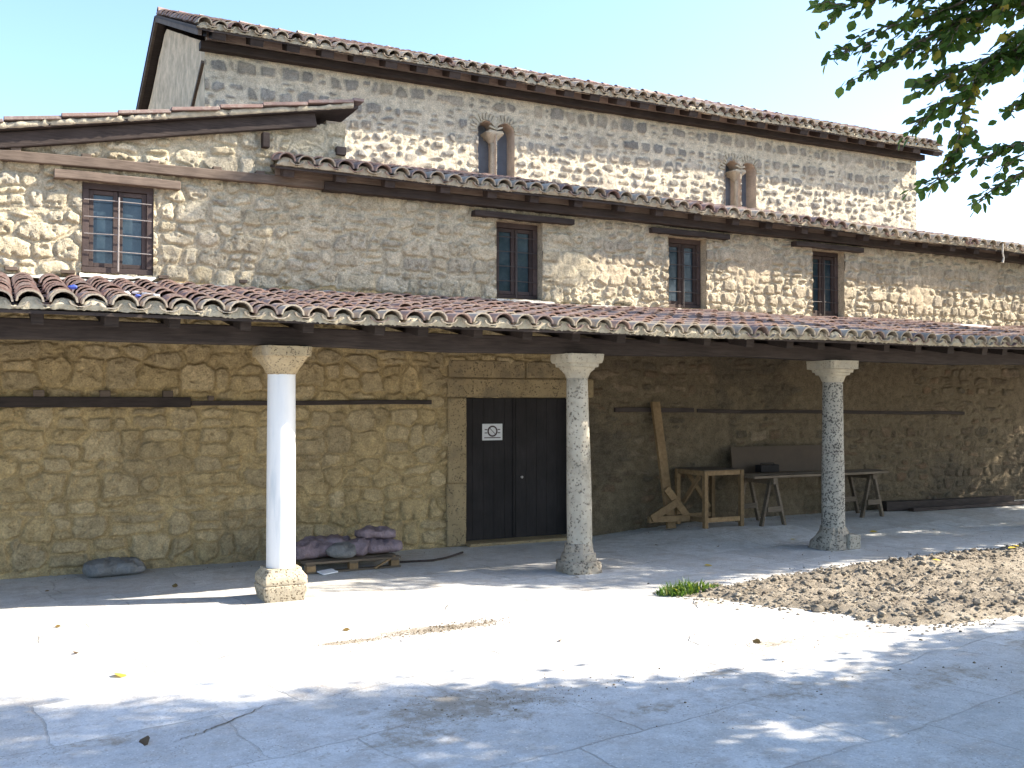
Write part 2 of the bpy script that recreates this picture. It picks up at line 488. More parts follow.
bm = MB(); bm.add(np.stack([X, Y, Z], -1).reshape(-1, 3), F[keep].tolist(), fbm(X, Y, .5, 31).ravel())
tag(bm.build('soil_bed', M['soil'], smooth='all'), kind='structure')

def rock_mesh(bmx, c, r, val, squash=.7):
    t = (1 + 5 ** .5) / 2
    v = np.array([(-1, t, 0), (1, t, 0), (-1, -t, 0), (1, -t, 0), (0, -1, t), (0, 1, t), (0, -1, -t), (0, 1, -t), (t, 0, -1), (t, 0, 1), (-t, 0, -1), (-t, 0, 1)]) / 1.9
    f = [(0, 11, 5), (0, 5, 1), (0, 1, 7), (0, 7, 10), (0, 10, 11), (1, 5, 9), (5, 11, 4), (11, 10, 2), (10, 7, 6), (7, 1, 8), (3, 9, 4), (3, 4, 2), (3, 2, 6), (3, 6, 8), (3, 8, 9), (4, 9, 5), (2, 4, 11), (6, 2, 10), (8, 6, 7), (9, 8, 1)]
    v = v * rng.uniform(.65, 1.25, v.shape) * r * np.array((1.1, 1, squash))
    a = rng.uniform(0, 6.28); ca, sa = math.cos(a), math.sin(a)
    v = v @ np.array(((ca, sa, 0), (-sa, ca, 0), (0, 0, 1)))
    bmx.add(v + np.array(c), f, val)

bm = MB()
n = 0
while n < 9500:
    x = rng.uniform(5.1, 13); y = rng.uniform(4.9, 7.9)
    h, e = soil_h(np.array([x]), np.array([y]))
    if e[0] < -.04 and rng.random() > .3 * math.exp(e[0] / .12): continue
    if x > 8.3 and y < 7.0 and rng.random() < .6: continue
    r = float(np.clip(rng.lognormal(-4.85, .62), .004, .05 if e[0] > .05 else .014))
    rock_mesh(bm, (x, y, max(h[0], 0) + r * .25), r, rng.random()); n += 1
tag(bm.build('soil_clods', M['soil']), 'scattered dry brown clods on the soil bed', 'clods', kind='stuff')

# grit and sand swept into streaks on the paving
bm = MB()
for (x0, y0, x1, y1, wd, k) in ((2.05, 6.85, 2.6, 6.85, .07, 500), (2.6, 6.9, 3.5, 7.0, .15, 1100), (2.0, 5.3, 2.9, 5.0, .22, 330), (1.75, 5.0, 2.5, 4.9, .1, 120), (2.9, 5.2, 4.4, 4.9, .3, 170), (4.7, 5.4, 5.6, 5.3, .2, 150), (4.6, 5.5, 5.0, 5.45, .06, 90), (5.3, 6.2, 6.3, 5.2, .18, 220), (3, 4.4, 6, 4.2, .6, 160), (5.3, 7.3, 6.2, 7.35, .1, 90), (0.4, 10.5, 4.5, 10.55, .12, 160), (7.0, 10.55, 12.5, 10.5, .15, 260), (6.5, 8.2, 12, 8.4, .4, 110)):
    for _ in range(int(k * 1.7)):
        q = rng.random(); r = float(np.clip(rng.lognormal(-6.35, .6), .0008, .012))
        x = x0 + (x1 - x0) * q + rng.normal(0, wd * .5); y = y0 + (y1 - y0) * q + rng.normal(0, wd * .5)
        rock_mesh(bm, (x, y, paving_z(x, y) + r * .3), r, rng.uniform(.3, 1))
tag(bm.build('sand_and_grit', M['grit']), 'brown sand and grit scattered in streaks on the pale paving', 'grit', kind='stuff')

# ------------------------------------------------------------------ the church
YW, YN = 10.8, 14.0
church = empty('church', (8, YW, 0), 'old rubble stone basilica church with clay tiled roofs and a columned timber portico', 'church')

def lerp(a, b, t): return np.asarray(a) + (np.asarray(b) - np.asarray(a)) * np.asarray(t)[..., None]

def masonry_wall(name, x0, x1, z0, z1, Y, res, zones, holes=(), seed=1, arches=(), top=None, reveal=.3):
    """height field of fitted stones; zones: dict(x0,x1,z0,z1,h,w,gap,relief,cols,mortar,...)"""
    r = np.random.default_rng(seed)
    xs = np.linspace(x0, x1, int((x1 - x0) / res) + 1); zs = np.linspace(z0, z1, int((z1 - z0) / res) + 1)
    for (a, b, c, d) in holes:
        for q in (a, b):
            if x0 < q < x1: xs[np.abs(xs - q).argmin()] = q
        for q in (c, d):
            if z0 < q < z1: zs[np.abs(zs - q).argmin()] = q
    X, Z = np.meshgrid(xs, zs, indexing='ij')
    H = np.zeros_like(X); COLR = np.zeros(X.shape + (3,)); ST = np.zeros_like(X)
    Xw = X + (fbm(X, Z, .22, seed + 3) - .5) * .07 + (fbm(X, Z, .06, seed + 5) - .5) * .028
    Zw = Z + (fbm(X, Z, .22, seed + 4) - .5) * .06 + (fbm(X, Z, .06, seed + 6) - .5) * .028
    F1 = np.full(X.shape, 9.); F2 = np.full(X.shape, 9.); ID = np.zeros(X.shape, int); SZ = np.full(X.shape, .1)
    sites = []
    for zi, zo in enumerate(zones):
        z = zo['z0']
        while z < zo['z1']:
            h = min(r.uniform(*zo['h']), max(zo['z1'] - z, .05))
            x = zo['x0'] - r.uniform(0, .2)
            while x < zo['x1']:
                wd = r.uniform(*zo['w']) * (1.0 if r.random() > zo.get('bigp', .12) else 1.5)
                if r.random() < zo.get('split', .18):
                    k = r.uniform(.4, .6)
                    sites.append((x + wd / 2, z + h * k / 2, wd / 2, h * k / 2, zi)); sites.append((x + wd / 2, z + h * (1 + k) / 2, wd / 2, h * (1 - k) / 2, zi))
                else:
                    sites.append((x + wd / 2 + r.normal(0, .012), z + h / 2 + r.normal(0, zo.get('jz', .022)), wd / 2 * r.uniform(.9, 1.08), h / 2 * r.uniform(.88, 1.12), zi))
                x += wd
            z += h
    P = 3.2
    for k, (sx, sz, wx, wz, zi) in enumerate(sites):
        i0, i1 = np.searchsorted(xs, (sx - 2.1 * wx - .06, sx + 2.1 * wx + .06)); j0, j1 = np.searchsorted(zs, (sz - 2.1 * wz - .06, sz + 2.1 * wz + .06))
        if i1 <= i0 or j1 <= j0: continue
        w_ = (slice(i0, i1), slice(j0, j1))
        f = ((np.abs(Xw[w_] - sx) / wx) ** P + (np.abs(Zw[w_] - sz) / wz) ** P) ** (1 / P)
        a = f < F1[w_]
        F2[w_] = np.where(a, F1[w_], np.minimum(F2[w_], f))
        ID[w_] = np.where(a, k, ID[w_]); SZ[w_] = np.where(a, min(wx, wz), SZ[w_]); F1[w_] = np.where(a, f, F1[w_])
    e = (F2 - F1) * SZ * .5
    zi = np.array([s[4] for s in sites])[ID]
    rk = r.random((len(sites), 4))
    def zv(key, dflt): return np.array([z.get(key, dflt) for z in zones])[zi]
    gap = zv('gap', .012); rel = zv('relief', .03)
    pres = rk[ID, 3] < zv('present', 1.0)
    gn = (fbm(X, Z, .12, seed + 9) - .5) * .022
    m = sstep(gap * .5, gap * .5 + zv('soft', .016), e + gn) * pres
    dome = np.clip(1 - (F1 / 1.05) ** 2.2, 0, 1)
    rough = (fbm(X, Z, .10, seed + 12, 4) - .5)
    groove = np.exp(-((e + gn - gap * .5) / .007) ** 2) * zv('groove', .010) * pres
    H = -groove + m * (rel * (.6 + .4 * rk[ID, 1]) + dome * rel * .22 + rough * zv('rough', .03)) + (fbm(X, Z, .3, seed + 15) - .5) * .02 + (1 - m) * (fbm(X, Z, .05, seed + 16) - .5) * .012
    pt = fbm(X, Z, .05, seed + 30, 3) * .75 + fbm(X, Z, .35, seed + 33, 2) * .25
    H = H - sstep(.60, .70, pt) * m * zv('pits', .0)
    pal = [np.array(z['cols']) for z in zones]
    cc = np.zeros((len(sites), 3))
    for k, s in enumerate(sites):
        p = pal[s[4]]; a = rk[k, 0] * (len(p) - 1); i = min(int(a), len(p) - 2)
        cc[k] = (p[i] + (p[i + 1] - p[i]) * (a - i)) * (1 + zones[s[4]].get('var', .3) * (rk[k, 2] - .5))
    mo = np.array([z['mortar'] for z in zones])[zi] * (.85 + .3 * fbm(X, Z, .4, seed + 18))[..., None]
    COLR = mo + (cc[ID] - mo) * m[..., None]
    st_ = fbm(X, Z, .9, seed + 20, 5)
    for zk, zo in enumerate(zones):
        if 'stain' in zo:
            q = sstep(.52, .66, st_) * (zi == zk) * .6
            COLR = COLR + (np.array(zo['stain']) - COLR) * q[..., None]
        if 'skim' in zo:      # plaster skim that hides some of the stones
            q = sstep(zo['skim'][1], zo['skim'][1] + .1, fbm(X, Z, .8, seed + 22, 4)) * (zi == zk)
            COLR = COLR + (np.array(zo['skim'][0]) * (.9 + .25 * st_[..., None]) - COLR) * q[..., None] * .85
            H = H * (1 - q * .75) + q * (.014 + rough * .012)
    V = np.stack([X, Y - H, Z], -1)
    nz = len(zs)
    idx = np.arange(X.size).reshape(X.shape)
    F = np.stack([idx[:-1, :-1], idx[1:, :-1], idx[1:, 1:], idx[:-1, 1:]], -1).reshape(-1, 4)
    cx = ((xs[:-1] + xs[1:]) / 2)[:, None] + np.zeros(nz - 1)[None]; cz = ((zs[:-1] + zs[1:]) / 2)[None] + np.zeros(len(xs) - 1)[:, None]
    ok = np.ones(cx.shape, bool)
    for (a, b, c, d) in holes: ok &= ~((cx > a) & (cx < b) & (cz > c) & (cz < d))
    for (ax, az, ar, ab) in arches:
        ok &= ~(((np.abs(cx - ax) < ar) & (cz < az) & (cz > ab)) | (np.hypot(cx - ax, cz - az) < ar))
    if top is not None: ok &= cz < top(cx)
    F = F[ok.ravel()]
    mb = MB()
    mb.add(V.reshape(-1, 3), F.tolist(), m.ravel())
    cl = [np.concatenate([COLR.reshape(-1, 3), np.ones((X.size, 1))], 1)]
    for (a, b, c, d) in holes:      # reveals
        ya, yb = Y - .012, Y + reveal
        for quad in (((a, ya, c), (a, ya, d), (a, yb, d), (a, yb, c)), ((b, ya, c), (b, yb, c), (b, yb, d), (b, ya, d)), ((a, ya, d), (b, ya, d), (b, yb, d), (a, yb, d)), ((a, ya, c), (a, yb, c), (b, yb, c), (b, ya, c))):
            mb.add(quad, [(0, 1, 2, 3)], .4)
            k = zones[-1]['cols'][0]
            cl.append(np.array([(*k, 1)] * 4))
    return mb.build(name, M['masonry'], church, smooth='all', color=np.concatenate(cl))

WIN = [(.745, 1.423, 2.994, 3.895), (5.355, 5.99, 2.96, 3.9), (7.9, 8.526, 2.955, 3.9), (10.442, 11.061, 2.935, 3.9)]
DOOR = (4.955, 6.42, .03, 1.75)
brown = [(.47, .352, .185), (.43, .32, .165), (.50, .385, .22), (.41, .315, .18)]
zones = [
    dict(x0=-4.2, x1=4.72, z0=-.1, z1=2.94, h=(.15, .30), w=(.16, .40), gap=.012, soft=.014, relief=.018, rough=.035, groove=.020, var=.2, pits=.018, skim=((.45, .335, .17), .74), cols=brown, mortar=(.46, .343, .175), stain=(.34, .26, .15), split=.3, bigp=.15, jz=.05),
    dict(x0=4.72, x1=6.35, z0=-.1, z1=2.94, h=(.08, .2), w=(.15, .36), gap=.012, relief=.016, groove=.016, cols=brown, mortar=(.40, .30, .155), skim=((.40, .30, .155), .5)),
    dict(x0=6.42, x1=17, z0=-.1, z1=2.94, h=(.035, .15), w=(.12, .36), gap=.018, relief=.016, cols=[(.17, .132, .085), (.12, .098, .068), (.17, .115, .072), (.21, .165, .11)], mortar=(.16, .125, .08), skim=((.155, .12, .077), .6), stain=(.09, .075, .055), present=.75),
    dict(x0=-4.2, x1=3.0, z0=2.94, z1=5.3, h=(.10, .21), w=(.13, .34), gap=.020, soft=.010, relief=.024, rough=.035, split=.28, jz=.03, pits=.022, groove=.014, cols=[(.53, .45, .30), (.47, .41, .295), (.57, .5, .36), (.42, .375, .29)], mortar=(.53, .46, .33)),
    dict(x0=3.0, x1=6.7, z0=2.94, z1=5.3, h=(.08, .19), w=(.12, .34), gap=.018, soft=.010, relief=.018, rough=.03, split=.3, jz=.03, pits=.018, groove=.014, cols=[(.52, .45, .315), (.48, .415, .3), (.54, .475, .345), (.43, .38, .29)], mortar=(.52, .455, .33), skim=((.51, .445, .32), .62)),
    dict(x0=6.7, x1=17, z0=2.94, z1=5.3, h=(.07, .17), w=(.1, .27), gap=.020, soft=.008, relief=.022, rough=.03, split=.3, pits=.014, groove=.014, cols=[(.48, .41, .295), (.41, .355, .265), (.52, .445, .33), (.39, .34, .26)], mortar=(.6, .525, .39), skim=((.49, .41, .295), .62)),
]
def top_aisle(x):      # the gable-like upper edge over the narthex, then level under the aisle eave
    return np.where(x < 3.46, 4.18 + .19 * x, 4.17)
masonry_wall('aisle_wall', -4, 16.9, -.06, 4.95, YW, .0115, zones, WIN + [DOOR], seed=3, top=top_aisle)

TW = [(6.775, 5.93, .155, 4.9), (7.10, 5.93, .155, 4.9), (11.645, 5.84, .165, 4.9), (12.01, 5.84, .165, 4.9)]
nz = [dict(x0=2.2, x1=17, z0=4.9, z1=6.8, h=(.06, .19), w=(.11, .32), gap=.032, soft=.012, relief=.022, rough=.032, cols=[(.45, .39, .295), (.32, .295, .25), (.265, .25, .22), (.42, .365, .28), (.29, .27, .23)], mortar=(.62, .545, .415), skim=((.49, .435, .345), .64), split=.3),]
masonry_wall('nave_wall', 2.5, 16.32, 4.9, 6.70, YN, .018, nz, [], seed=9, arches=TW)

# nave end walls (gables), and the sides that close the blocks
def gable(name, x, face, mat):
    m = MB()
    xx = x + face * .0
    n = 26
    ys = np.linspace(YN, 21.3, n)
    zt = np.where(ys < 17.65, 6.66 + .385 * (ys - YN), 6.66 + .385 * 3.65 - .385 * (ys - 17.65))
    v = []; f = []
    for k in range(n):
        for q in np.linspace(0, 1, 14):
            z = q * (zt[k] - .04)
            v.append((x + rng.normal(0, .006), ys[k], z))
    for k in range(n - 1):
        for j in range(13):
            a = k * 14 + j
            f.append((a, a + 14, a + 15, a + 1) if face > 0 else (a, a + 1, a + 15, a + 14))
    m.add(v, f); m.build(name, mat, church, smooth='all')
gable('nave_gable_wall', 2.5, -1, M['gable_render'])
gable('nave_gable_wall', 16.32, 1, M['plaster'])
m = MB(); m.box((9.4, 21.3, 3.2), (13.8, .3, 6.4)); m.build('north_wall', M['plaster'], church)
m = MB(); m.bar((2.485, 14.05, 6.36), (2.485, 15.9, 5.45), .05, .05, (1, 0, 0)); m.build('gable_strut', M['beam_wood'], church)
for c_, s_ in (((16.8, 12.4, 2.05), (.2, 3.1, 4.1)), ((-4.1, 13, 1.7), (.2, 4.3, 3.4)), ((3.36, 12.4, 4.2), (.2, 3.1, 1.3))):
    m = MB(); m.box(c_, s_); m.build('aisle_end_wall', M['plaster'], church)
m = MB(); m.box((6.4, 11.9, 1.9), (20.6, .05, 3.9)); m.build('inner_partition', M['door_wood'], church)
m = MB(); m.box((10, 14.75, 5.6), (12.6, .05, 1.6)); m.build('inner_partition', M['door_wood'], church)

# ------------------------------------------------------------------ tiled roofs
def tile_template(L, r0, r1, th, seg=7, flip=False):
    """open barrel tile along +b; r0 at lower end, r1 at upper end"""
    v = []; f = []
    for (b, r) in ((0, r0), (L, r1)):
        for q in (r, r - th):
            for k in range(seg + 1):
                t = math.pi * k / seg
                v.append((-q * math.cos(t), b, q * math.sin(t) * (.92 if not flip else -.55)))
    s = seg + 1
    for k in range(seg):
        o0, o1, i0, i1 = k, 2 * s + k, s + k, 3 * s + k
        f.append((o0, o0 + 1, o1 + 1, o1)); f.append((i0, i1, i1 + 1, i0 + 1))
        f.append((o0, i0, i0 + 1, o0 + 1))
    v = np.array(v)
    if flip: f = [q[::-1] for q in f]
    return v, np.array(f)

def tiles(mb, origin, u, v, ncol, pitch, nrow, expo, r=.085, tilt=.055, wob=.012, fade=None, base=0.0, wave=.012, covers_only=False):
    u = np.array(u, float); v = np.array(v, float); v /= np.linalg.norm(v); nrm = np.cross(u, v)
    cov, cf = tile_template(expo * 1.32, r * 1.02, r * .84, .014)
    pan, pf = tile_template(expo * 1.32, r * .9, r * 1.05, .014, 5, True)
    for c in range(ncol):
        sag = wave * math.sin(c * .37 + 1.3) + wave * .6 * math.sin(c * .113) + rng.normal(0, .003)
        colx = rng.normal(0, .004)
        for k in range(nrow):
            for kind in ((0,) if covers_only else (0, 1)):
                tp, tf = (cov, cf) if kind == 0 else (pan, pf)
                a = rng.normal(0, .03); ti = tilt * rng.uniform(.7, 1.3)
                loc = tp * (1 + rng.normal(0, .02))
                x, y, z = loc[:, 0], loc[:, 1], loc[:, 2]
                z = z - (y * math.tan(ti) - expo * math.tan(ti))
                x, y = x * math.cos(a) - y * math.sin(a), x * math.sin(a) + y * math.cos(a)
                off_u = (c + (.5 if kind == 1 else 0)) * pitch + colx + rng.normal(0, .004)
                off_v = k * expo + rng.normal(0, wob) * (1 if k else .8)
                off_n = (.040 if kind == 0 else .055) + sag + rng.normal(0, .003) - (.0 if kind == 0 else .0)
                V = np.array(origin) + np.outer(x + off_u, u) + np.outer(y + off_v, v) + np.outer(z + off_n, nrm)
                val = float(np.clip(rng.beta(1.6, 1.6), 0, 1)) * .8
                if k == 0: val = rng.uniform(.84, 1) if rng.random() < .8 else val
                elif k == 1 and rng.random() < .3: val = rng.uniform(.8, .92)
                mb.add(V, tf.tolist(), val)

def deck(mb, x0, x1, y0, z0, y1, z1, th=.025, val=.5):
    s = (z1 - z0) / (y1 - y0)
    v = [(x, y, z0 + s * (y - y0) + d) for x in (x0, x1) for y in (y0, y1) for d in (-th, 0)]
    mb.add(v, [(0, 1, 3, 2), (4, 6, 7, 5), (0, 4, 5, 1), (2, 3, 7, 6), (0, 2, 6, 4), (1, 5, 7, 3)], val)

def eave_mortar(mb, origin, ncol, pitch, r, yoff=.02):
    """one continuous lime fillet closing the tile ends along the eave"""
    n = ncol * 12
    v = []; f = []
    amp = 1
    for i in range(n + 1):
        x = (i / 12 - .5) * pitch
        c = round(x / pitch); dx = (x - c * pitch) / r
        if i % 12 == 0: amp = rng.uniform(.82, 1.0); yo = rng.uniform(-.014, .014)
        sag = .012 * math.sin(c * .37 + 1.3) + .0072 * math.sin(c * .113)
        top = .03 + (max(1 - dx * dx, 0) ** .5) * r * .88 * amp + rng.normal(0, .002)
        for (y, z) in ((yoff + .07, .008), (yoff + yo * .5, .008 + rng.normal(0, .004)), (yoff - .012 + yo + rng.normal(0, .003), top * .5), (yoff + yo * .6 + .004, top), (yoff + .07, top)):
            v.append((origin[0] + x, origin[1] + y, origin[2] + sag + z))
    for i in range(n):
        for k in range(4): f.append((5 * i + k, 5 * i + 5 + k, 5 * i + 6 + k, 5 * i + 1 + k))
    mb.add(v, f, .5)

# portico roof
PE_Y, PE_Z, PS = 8.10, 2.362, .171
m = MB(); tiles(m, (-3.0, PE_Y, PE_Z), (1, 0, 0), (0, 1, PS), 92, .215, 10, .268, r=.094)
proof = m.build('portico_roof', M['tile'], church, smooth=True)
m = MB(); eave_mortar(m, (-3.0, PE_Y, PE_Z), 92, .215, .086); m.build('eave_mortar', M['eave_lime'], proof, smooth=True)
m = MB(); deck(m, -3.1, 16.72, PE_Y + .03, PE_Z + .012, YW - .02, PE_Z + .012 + PS * (YW - PE_Y - .05)); m.build('roof_deck', M['dark_wood'], proof)
m = MB()
for k in range(38):
    x = -2.9 + k * .525 + rng.normal(0, .03)
    y0 = PE_Y + .17 + rng.uniform(-.03, .03)
    zt = PE_Z - .018 + PS * (y0 - PE_Y) - .047
    m = MB(); m.bar((x, y0, zt), (x + rng.normal(0, .02), YW + .02, zt + PS * (YW + .02 - y0)), rng.uniform(.085, .11), .085, jit=.0, val=rng.uniform(0, .4))
    m.build('rafter', M['dark_wood'], proof, bevel=.006)
m = MB()
xs = np.linspace(-3.2, 16.8, 41)
for a, b in zip(xs[:-1], xs[1:]):
    pass
pv = []
for i, x in enumerate(xs):
    dz = .010 * math.sin(x * 1.1) + .006 * math.sin(x * 2.7 + 1)
    for (y, z) in ((8.55, 2.182), (8.75, 2.182), (8.75, 2.345), (8.55, 2.345)):
        pv.append((x, y + .012 * math.sin(x * .8), z + dz * (1 if z < 2.3 else .4)))
pf = [(3, 2, 1, 0), tuple(40 * 4 + k for k in range(4))]
for i in range(40):
    for k in range(4): pf.append((4 * i + k, 4 * i + (k + 1) % 4, 4 * i + 4 + (k + 1) % 4, 4 * i + 4 + k))
m.add(pv, pf, .35); m.build('portico_beam', M['dark_wood'], church, bevel=.01)
# mortar fillet where the portico roof meets the wall
m = MB(); n = 260
fx = np.linspace(-4, 16.7, n); v = []; f = []
for i, x in enumerate(fx):
    zz = PE_Z + PS * (YW - PE_Y) + .035 * fbm(np.array([x]), np.array([0.]), .5, 5)[0]
    for (y, z) in ((YW - .17 + rng.normal(0, .012), zz + .045), (YW - .10, zz + .07), (YW - .04, zz + .085 + rng.normal(0, .008)), (YW + .01, zz + .09)):
        v.append((x, y, z))
for i in range(n - 1):
    for k in range(3): f.append((4 * i + k, 4 * i + 4 + k, 4 * i + 5 + k, 4 * i + 1 + k))
m.add(v, f); m.build('mortar_fillet', M['grey_mortar'], proof, smooth='all')

# aisle roof
AE_Y, AE_Z, AS = 10.47, 4.185, .26
def asag(x): return -.0135 * np.maximum(0, x - 7.3)
m = MB(); tiles(m, (2.72, AE_Y, AE_Z), (1, 0, 0), (0, 1, AS), 67, .215, 13, .275, r=.094); m.warp(asag)
aroof = m.build('aisle_roof', M['tile'], church, smooth=True)
m = MB(); eave_mortar(m, (2.72, AE_Y, AE_Z), 67, .215, .086); m.warp(asag); m.build('eave_mortar', M['eave_lime'], aroof, smooth=True)
m = MB(); deck(m, 2.62, 7.3, AE_Y + .03, AE_Z + .012, YN + .05, AE_Z + .012 + AS * (YN - AE_Y)); deck(m, 7.3, 17.1, AE_Y + .03, AE_Z + .012, YN + .05, AE_Z + .012 + AS * (YN - AE_Y)); m.warp(asag); m.build('roof_deck', M['dark_wood'], aroof)
for k in range(24):
    x = 2.72 + k * .61 + rng.normal(0, .03); y0 = AE_Y + .07
    zt = AE_Z - .018 + AS * (y0 - AE_Y) - .045
    m = MB(); m.bar((x, y0, zt), (x, YW + .3, zt + AS * (YW + .3 - y0)), .12, .08); m.warp(asag); m.build('rafter', M['dark_wood'], aroof, bevel=.005)
m = MB(); m.bar((2.65, YW - .105, 4.20), (17, YW - .105, 4.20), .03, .12, n=10, val=.7); m.warp(asag); m.build('eave_board', M['beam_wood'], aroof)
m = MB()
m.bar((-4, YW - .035, 4.045), (3.4, YW - .035, 4.10), .11, .10, n=9, jit=.006)
m.build('wall_plate', M['beam_wood'], church, bevel=.008)
m = MB()
m.bar((3.2, YW - .05, 4.085), (17, YW - .05, 4.085), .15, .10, n=14, jit=.006); m.warp(lambda x: asag(x) * .5)
m.build('wall_plate', M['dark_wood'], church, bevel=.008)
for x in (.15, .78, 1.42, 2.05, 2.5):
    m = MB(); m.box((x, YW - .03, 4.125 + .008 * x), (.09, .1, .07)); m.build('tie_end', M['beam_wood'], church, bevel=.006)
# lintel beams over the aisle windows
for (a, b, z0, z1) in ((.49, 1.68, 3.90, 3.985), (5.03, 6.41, 3.915, 3.985), (7.58, 8.87, 3.915, 3.985), (10.05, 11.38, 3.915, 3.985)):
    m = MB(); m.bar((a, YW - .03, (z0 + z1) / 2), (b, YW - .03, (z0 + z1) / 2 - .005), .13, z1 - z0, n=4, jit=.004)
    m.build('window_lintel', M['beam_wood'] if a < 1 else M['dark_wood'], church, bevel=.006)

# nave roof
NE_Y, NE_Z = 13.54, 6.635
NS = (8.2 - NE_Z) / (17.65 - NE_Y)
NX0, NX1 = 2.42, 16.55
ncol = int((NX1 - NX0) / .205) + 1
m = MB(); tiles(m, (NX0, NE_Y, NE_Z), (1, 0, 0.003), (0, 1, NS), ncol, .205, 15, .285, r=.09, wob=.016)
tiles(m, (NX1, 21.76, NE_Z), (-1, 0, -.003), (0, -1, NS), ncol, .205, 15, .285, r=.09, covers_only=True)
nroof = m.build('nave_roof', M['tile'], church, smooth=True)
m = MB(); tp, tf = tile_template(.42, .12, .10, .016)
for k in range(42):
    x0 = NX0 - .05 + k * .34
    V = np.stack([x0 + tp[:, 1], 17.65 + tp[:, 0], 8.2 + .06 + tp[:, 2] - tp[:, 1] * .05 + rng.normal(0, .006) + .003 * (x0 - NX0)], -1)
    m.add(V, [q[::-1] for q in tf.tolist()], rng.random())
m.build('ridge_tiles', M['tile'], nroof, smooth=True)
m = MB(); eave_mortar(m, (NX0, NE_Y, NE_Z), ncol, .205, .083); m.build('eave_mortar', M['eave_lime'], nroof, smooth=True)
m = MB(); deck(m, NX0 - .1, NX1 + .06, NE_Y + .03, NE_Z + .012, 17.65, 8.212); deck(m, NX0 - .1, NX1 + .06, 21.76, NE_Z + .012, 17.65, 8.212)
m.build('roof_deck', M['dark_wood'], nroof)
for k in range(29):
    x = 2.62 + k * .492 + rng.normal(0, .02); y0 = NE_Y + .06
    zt = NE_Z - .02 + NS * (y0 - NE_Y) - .05
    m = MB(); m.bar((x, y0, zt), (x, YN + .3, zt + NS * (YN + .3 - y0)), .18, .10); m.build('rafter', M['dark_wood'], nroof, bevel=.005)
m = MB(); m.box((9.4, YN - .10, 6.715), (13.8, .05, .20), val=.95); m.build('eave_board', M['infill_wood'], nroof)
m = MB(); m.bar((2.42, YN - .06, 6.545), (16.42, YN - .06, 6.57), .15, .11, n=12, jit=.005); m.build('wall_plate', M['dark_wood'], church, bevel=.008)
for (x, s) in ((NX0 - .06, 1), (NX1 + .02, 1)):      # verge boards, both slopes
    m = MB()
    m.bar((x, NE_Y + .05, NE_Z - .04 + .02), (x, 17.65, 8.2 - .03), .05, .11, (0, 0, 1))
    m.bar((x, 17.65, 8.2 - .031), (x, 21.7, NE_Z - .02), .05, .11, (0, 0, 1))
    m.build('verge_board', M['beam_wood'], nroof)
m = MB()                                              # boarded soffit below the west verge
for (y0, z0, y1, z1) in ((NE_Y + .1, NE_Z - .07, 17.65, 8.10), (17.65, 8.10, 21.6, NE_Z - .1)):
    m.add([(NX0 - .04, y0, z0), (2.5, y0, z0), (2.5, y1, z1), (NX0 - .04, y1, z1)], [(0, 1, 2, 3)], .4)
m.build('verge_soffit', M['dark_wood'], nroof)

# narthex roof (slopes down to the west), with its verge in the plane of the aisle wall
def nart_z(x): return 4.315 + .192 * x
m = MB()
v = [(x, y, nart_z(x) + d) for x in (-4.3, 3.56) for y in (YW - .17, YN - .02) for d in (-.03, .0)]
m.add(v, [(0, 1, 3, 2), (4, 6, 7, 5), (0, 4, 5, 1), (2, 3, 7, 6), (0, 2, 6, 4), (1, 5, 7, 3)], .4)
v = [(x, y, nart_z(x) + d) for x in (-4.3, 2.4) for y in (YN - .02, 20) for d in (-.03, .0)]
m.add(v, [(0, 1, 3, 2), (4, 6, 7, 5), (0, 4, 5, 1), (2, 3, 7, 6), (0, 2, 6, 4), (1, 5, 7, 3)], .4)
nart = m.build('narthex_roof', M['dark_wood'], church)
m = MB(); k = 0; x = -4.3
while x < 3.5:
    L = rng.uniform(.44, .54)
    x2 = min(x + L, 3.62)
    m.bar((x, YW - .07, nart_z(x) + .07), (x2 - .004, YW - .07, nart_z(x2) + .047), rng.uniform(.26, .3), .035, val=rng.uniform(.1, .5)); x = x2
m.build('verge_tiles', M['tile'], nart, bevel=.005)
m = MB(); n = 220; v = []; f = []
for i, x in enumerate(np.linspace(-4.3, 3.5, n)):
    b = rng.normal(0, .006)
    a = fbm(np.array([x]), np.array([2.]), .3, 8)[0]
    for (y, z) in ((YW - .15 - b, -.03), (YW - .182 - b, -.015), (YW - .182 - b * 2, .012 + .035 * a), (YW - .08, .03 + .03 * a)):
        v.append((x, y, nart_z(x) + z))
for i in range(n - 1):
    for k in range(3): f.append((4 * i + k, 4 * i + 4 + k, 4 * i + 5 + k, 4 * i + 1 + k))
m.add(v, f); m.build('verge_mortar', M['eave_lime'], nart, smooth='all')
m = MB(); m.bar((-4.2, YW - .065, nart_z(-4.2) - .125), (3.1, YW - .065, nart_z(3.1) - .105), .075, .15, n=6, jit=.004); m.build('verge_beam', M['dark_wood'], nart, bevel=.01)
m = MB(); m.box((2.56, YW - .04, 4.52), (.075, .1, .16)); m.build('verge_bracket', M['dark_wood'], nart, bevel=.005)
m = MB(); m.box((3.40, YW - .03, 4.50), (.11, .09, .09)); m.build('tie_end', M['dark_wood'], church, bevel=.005)

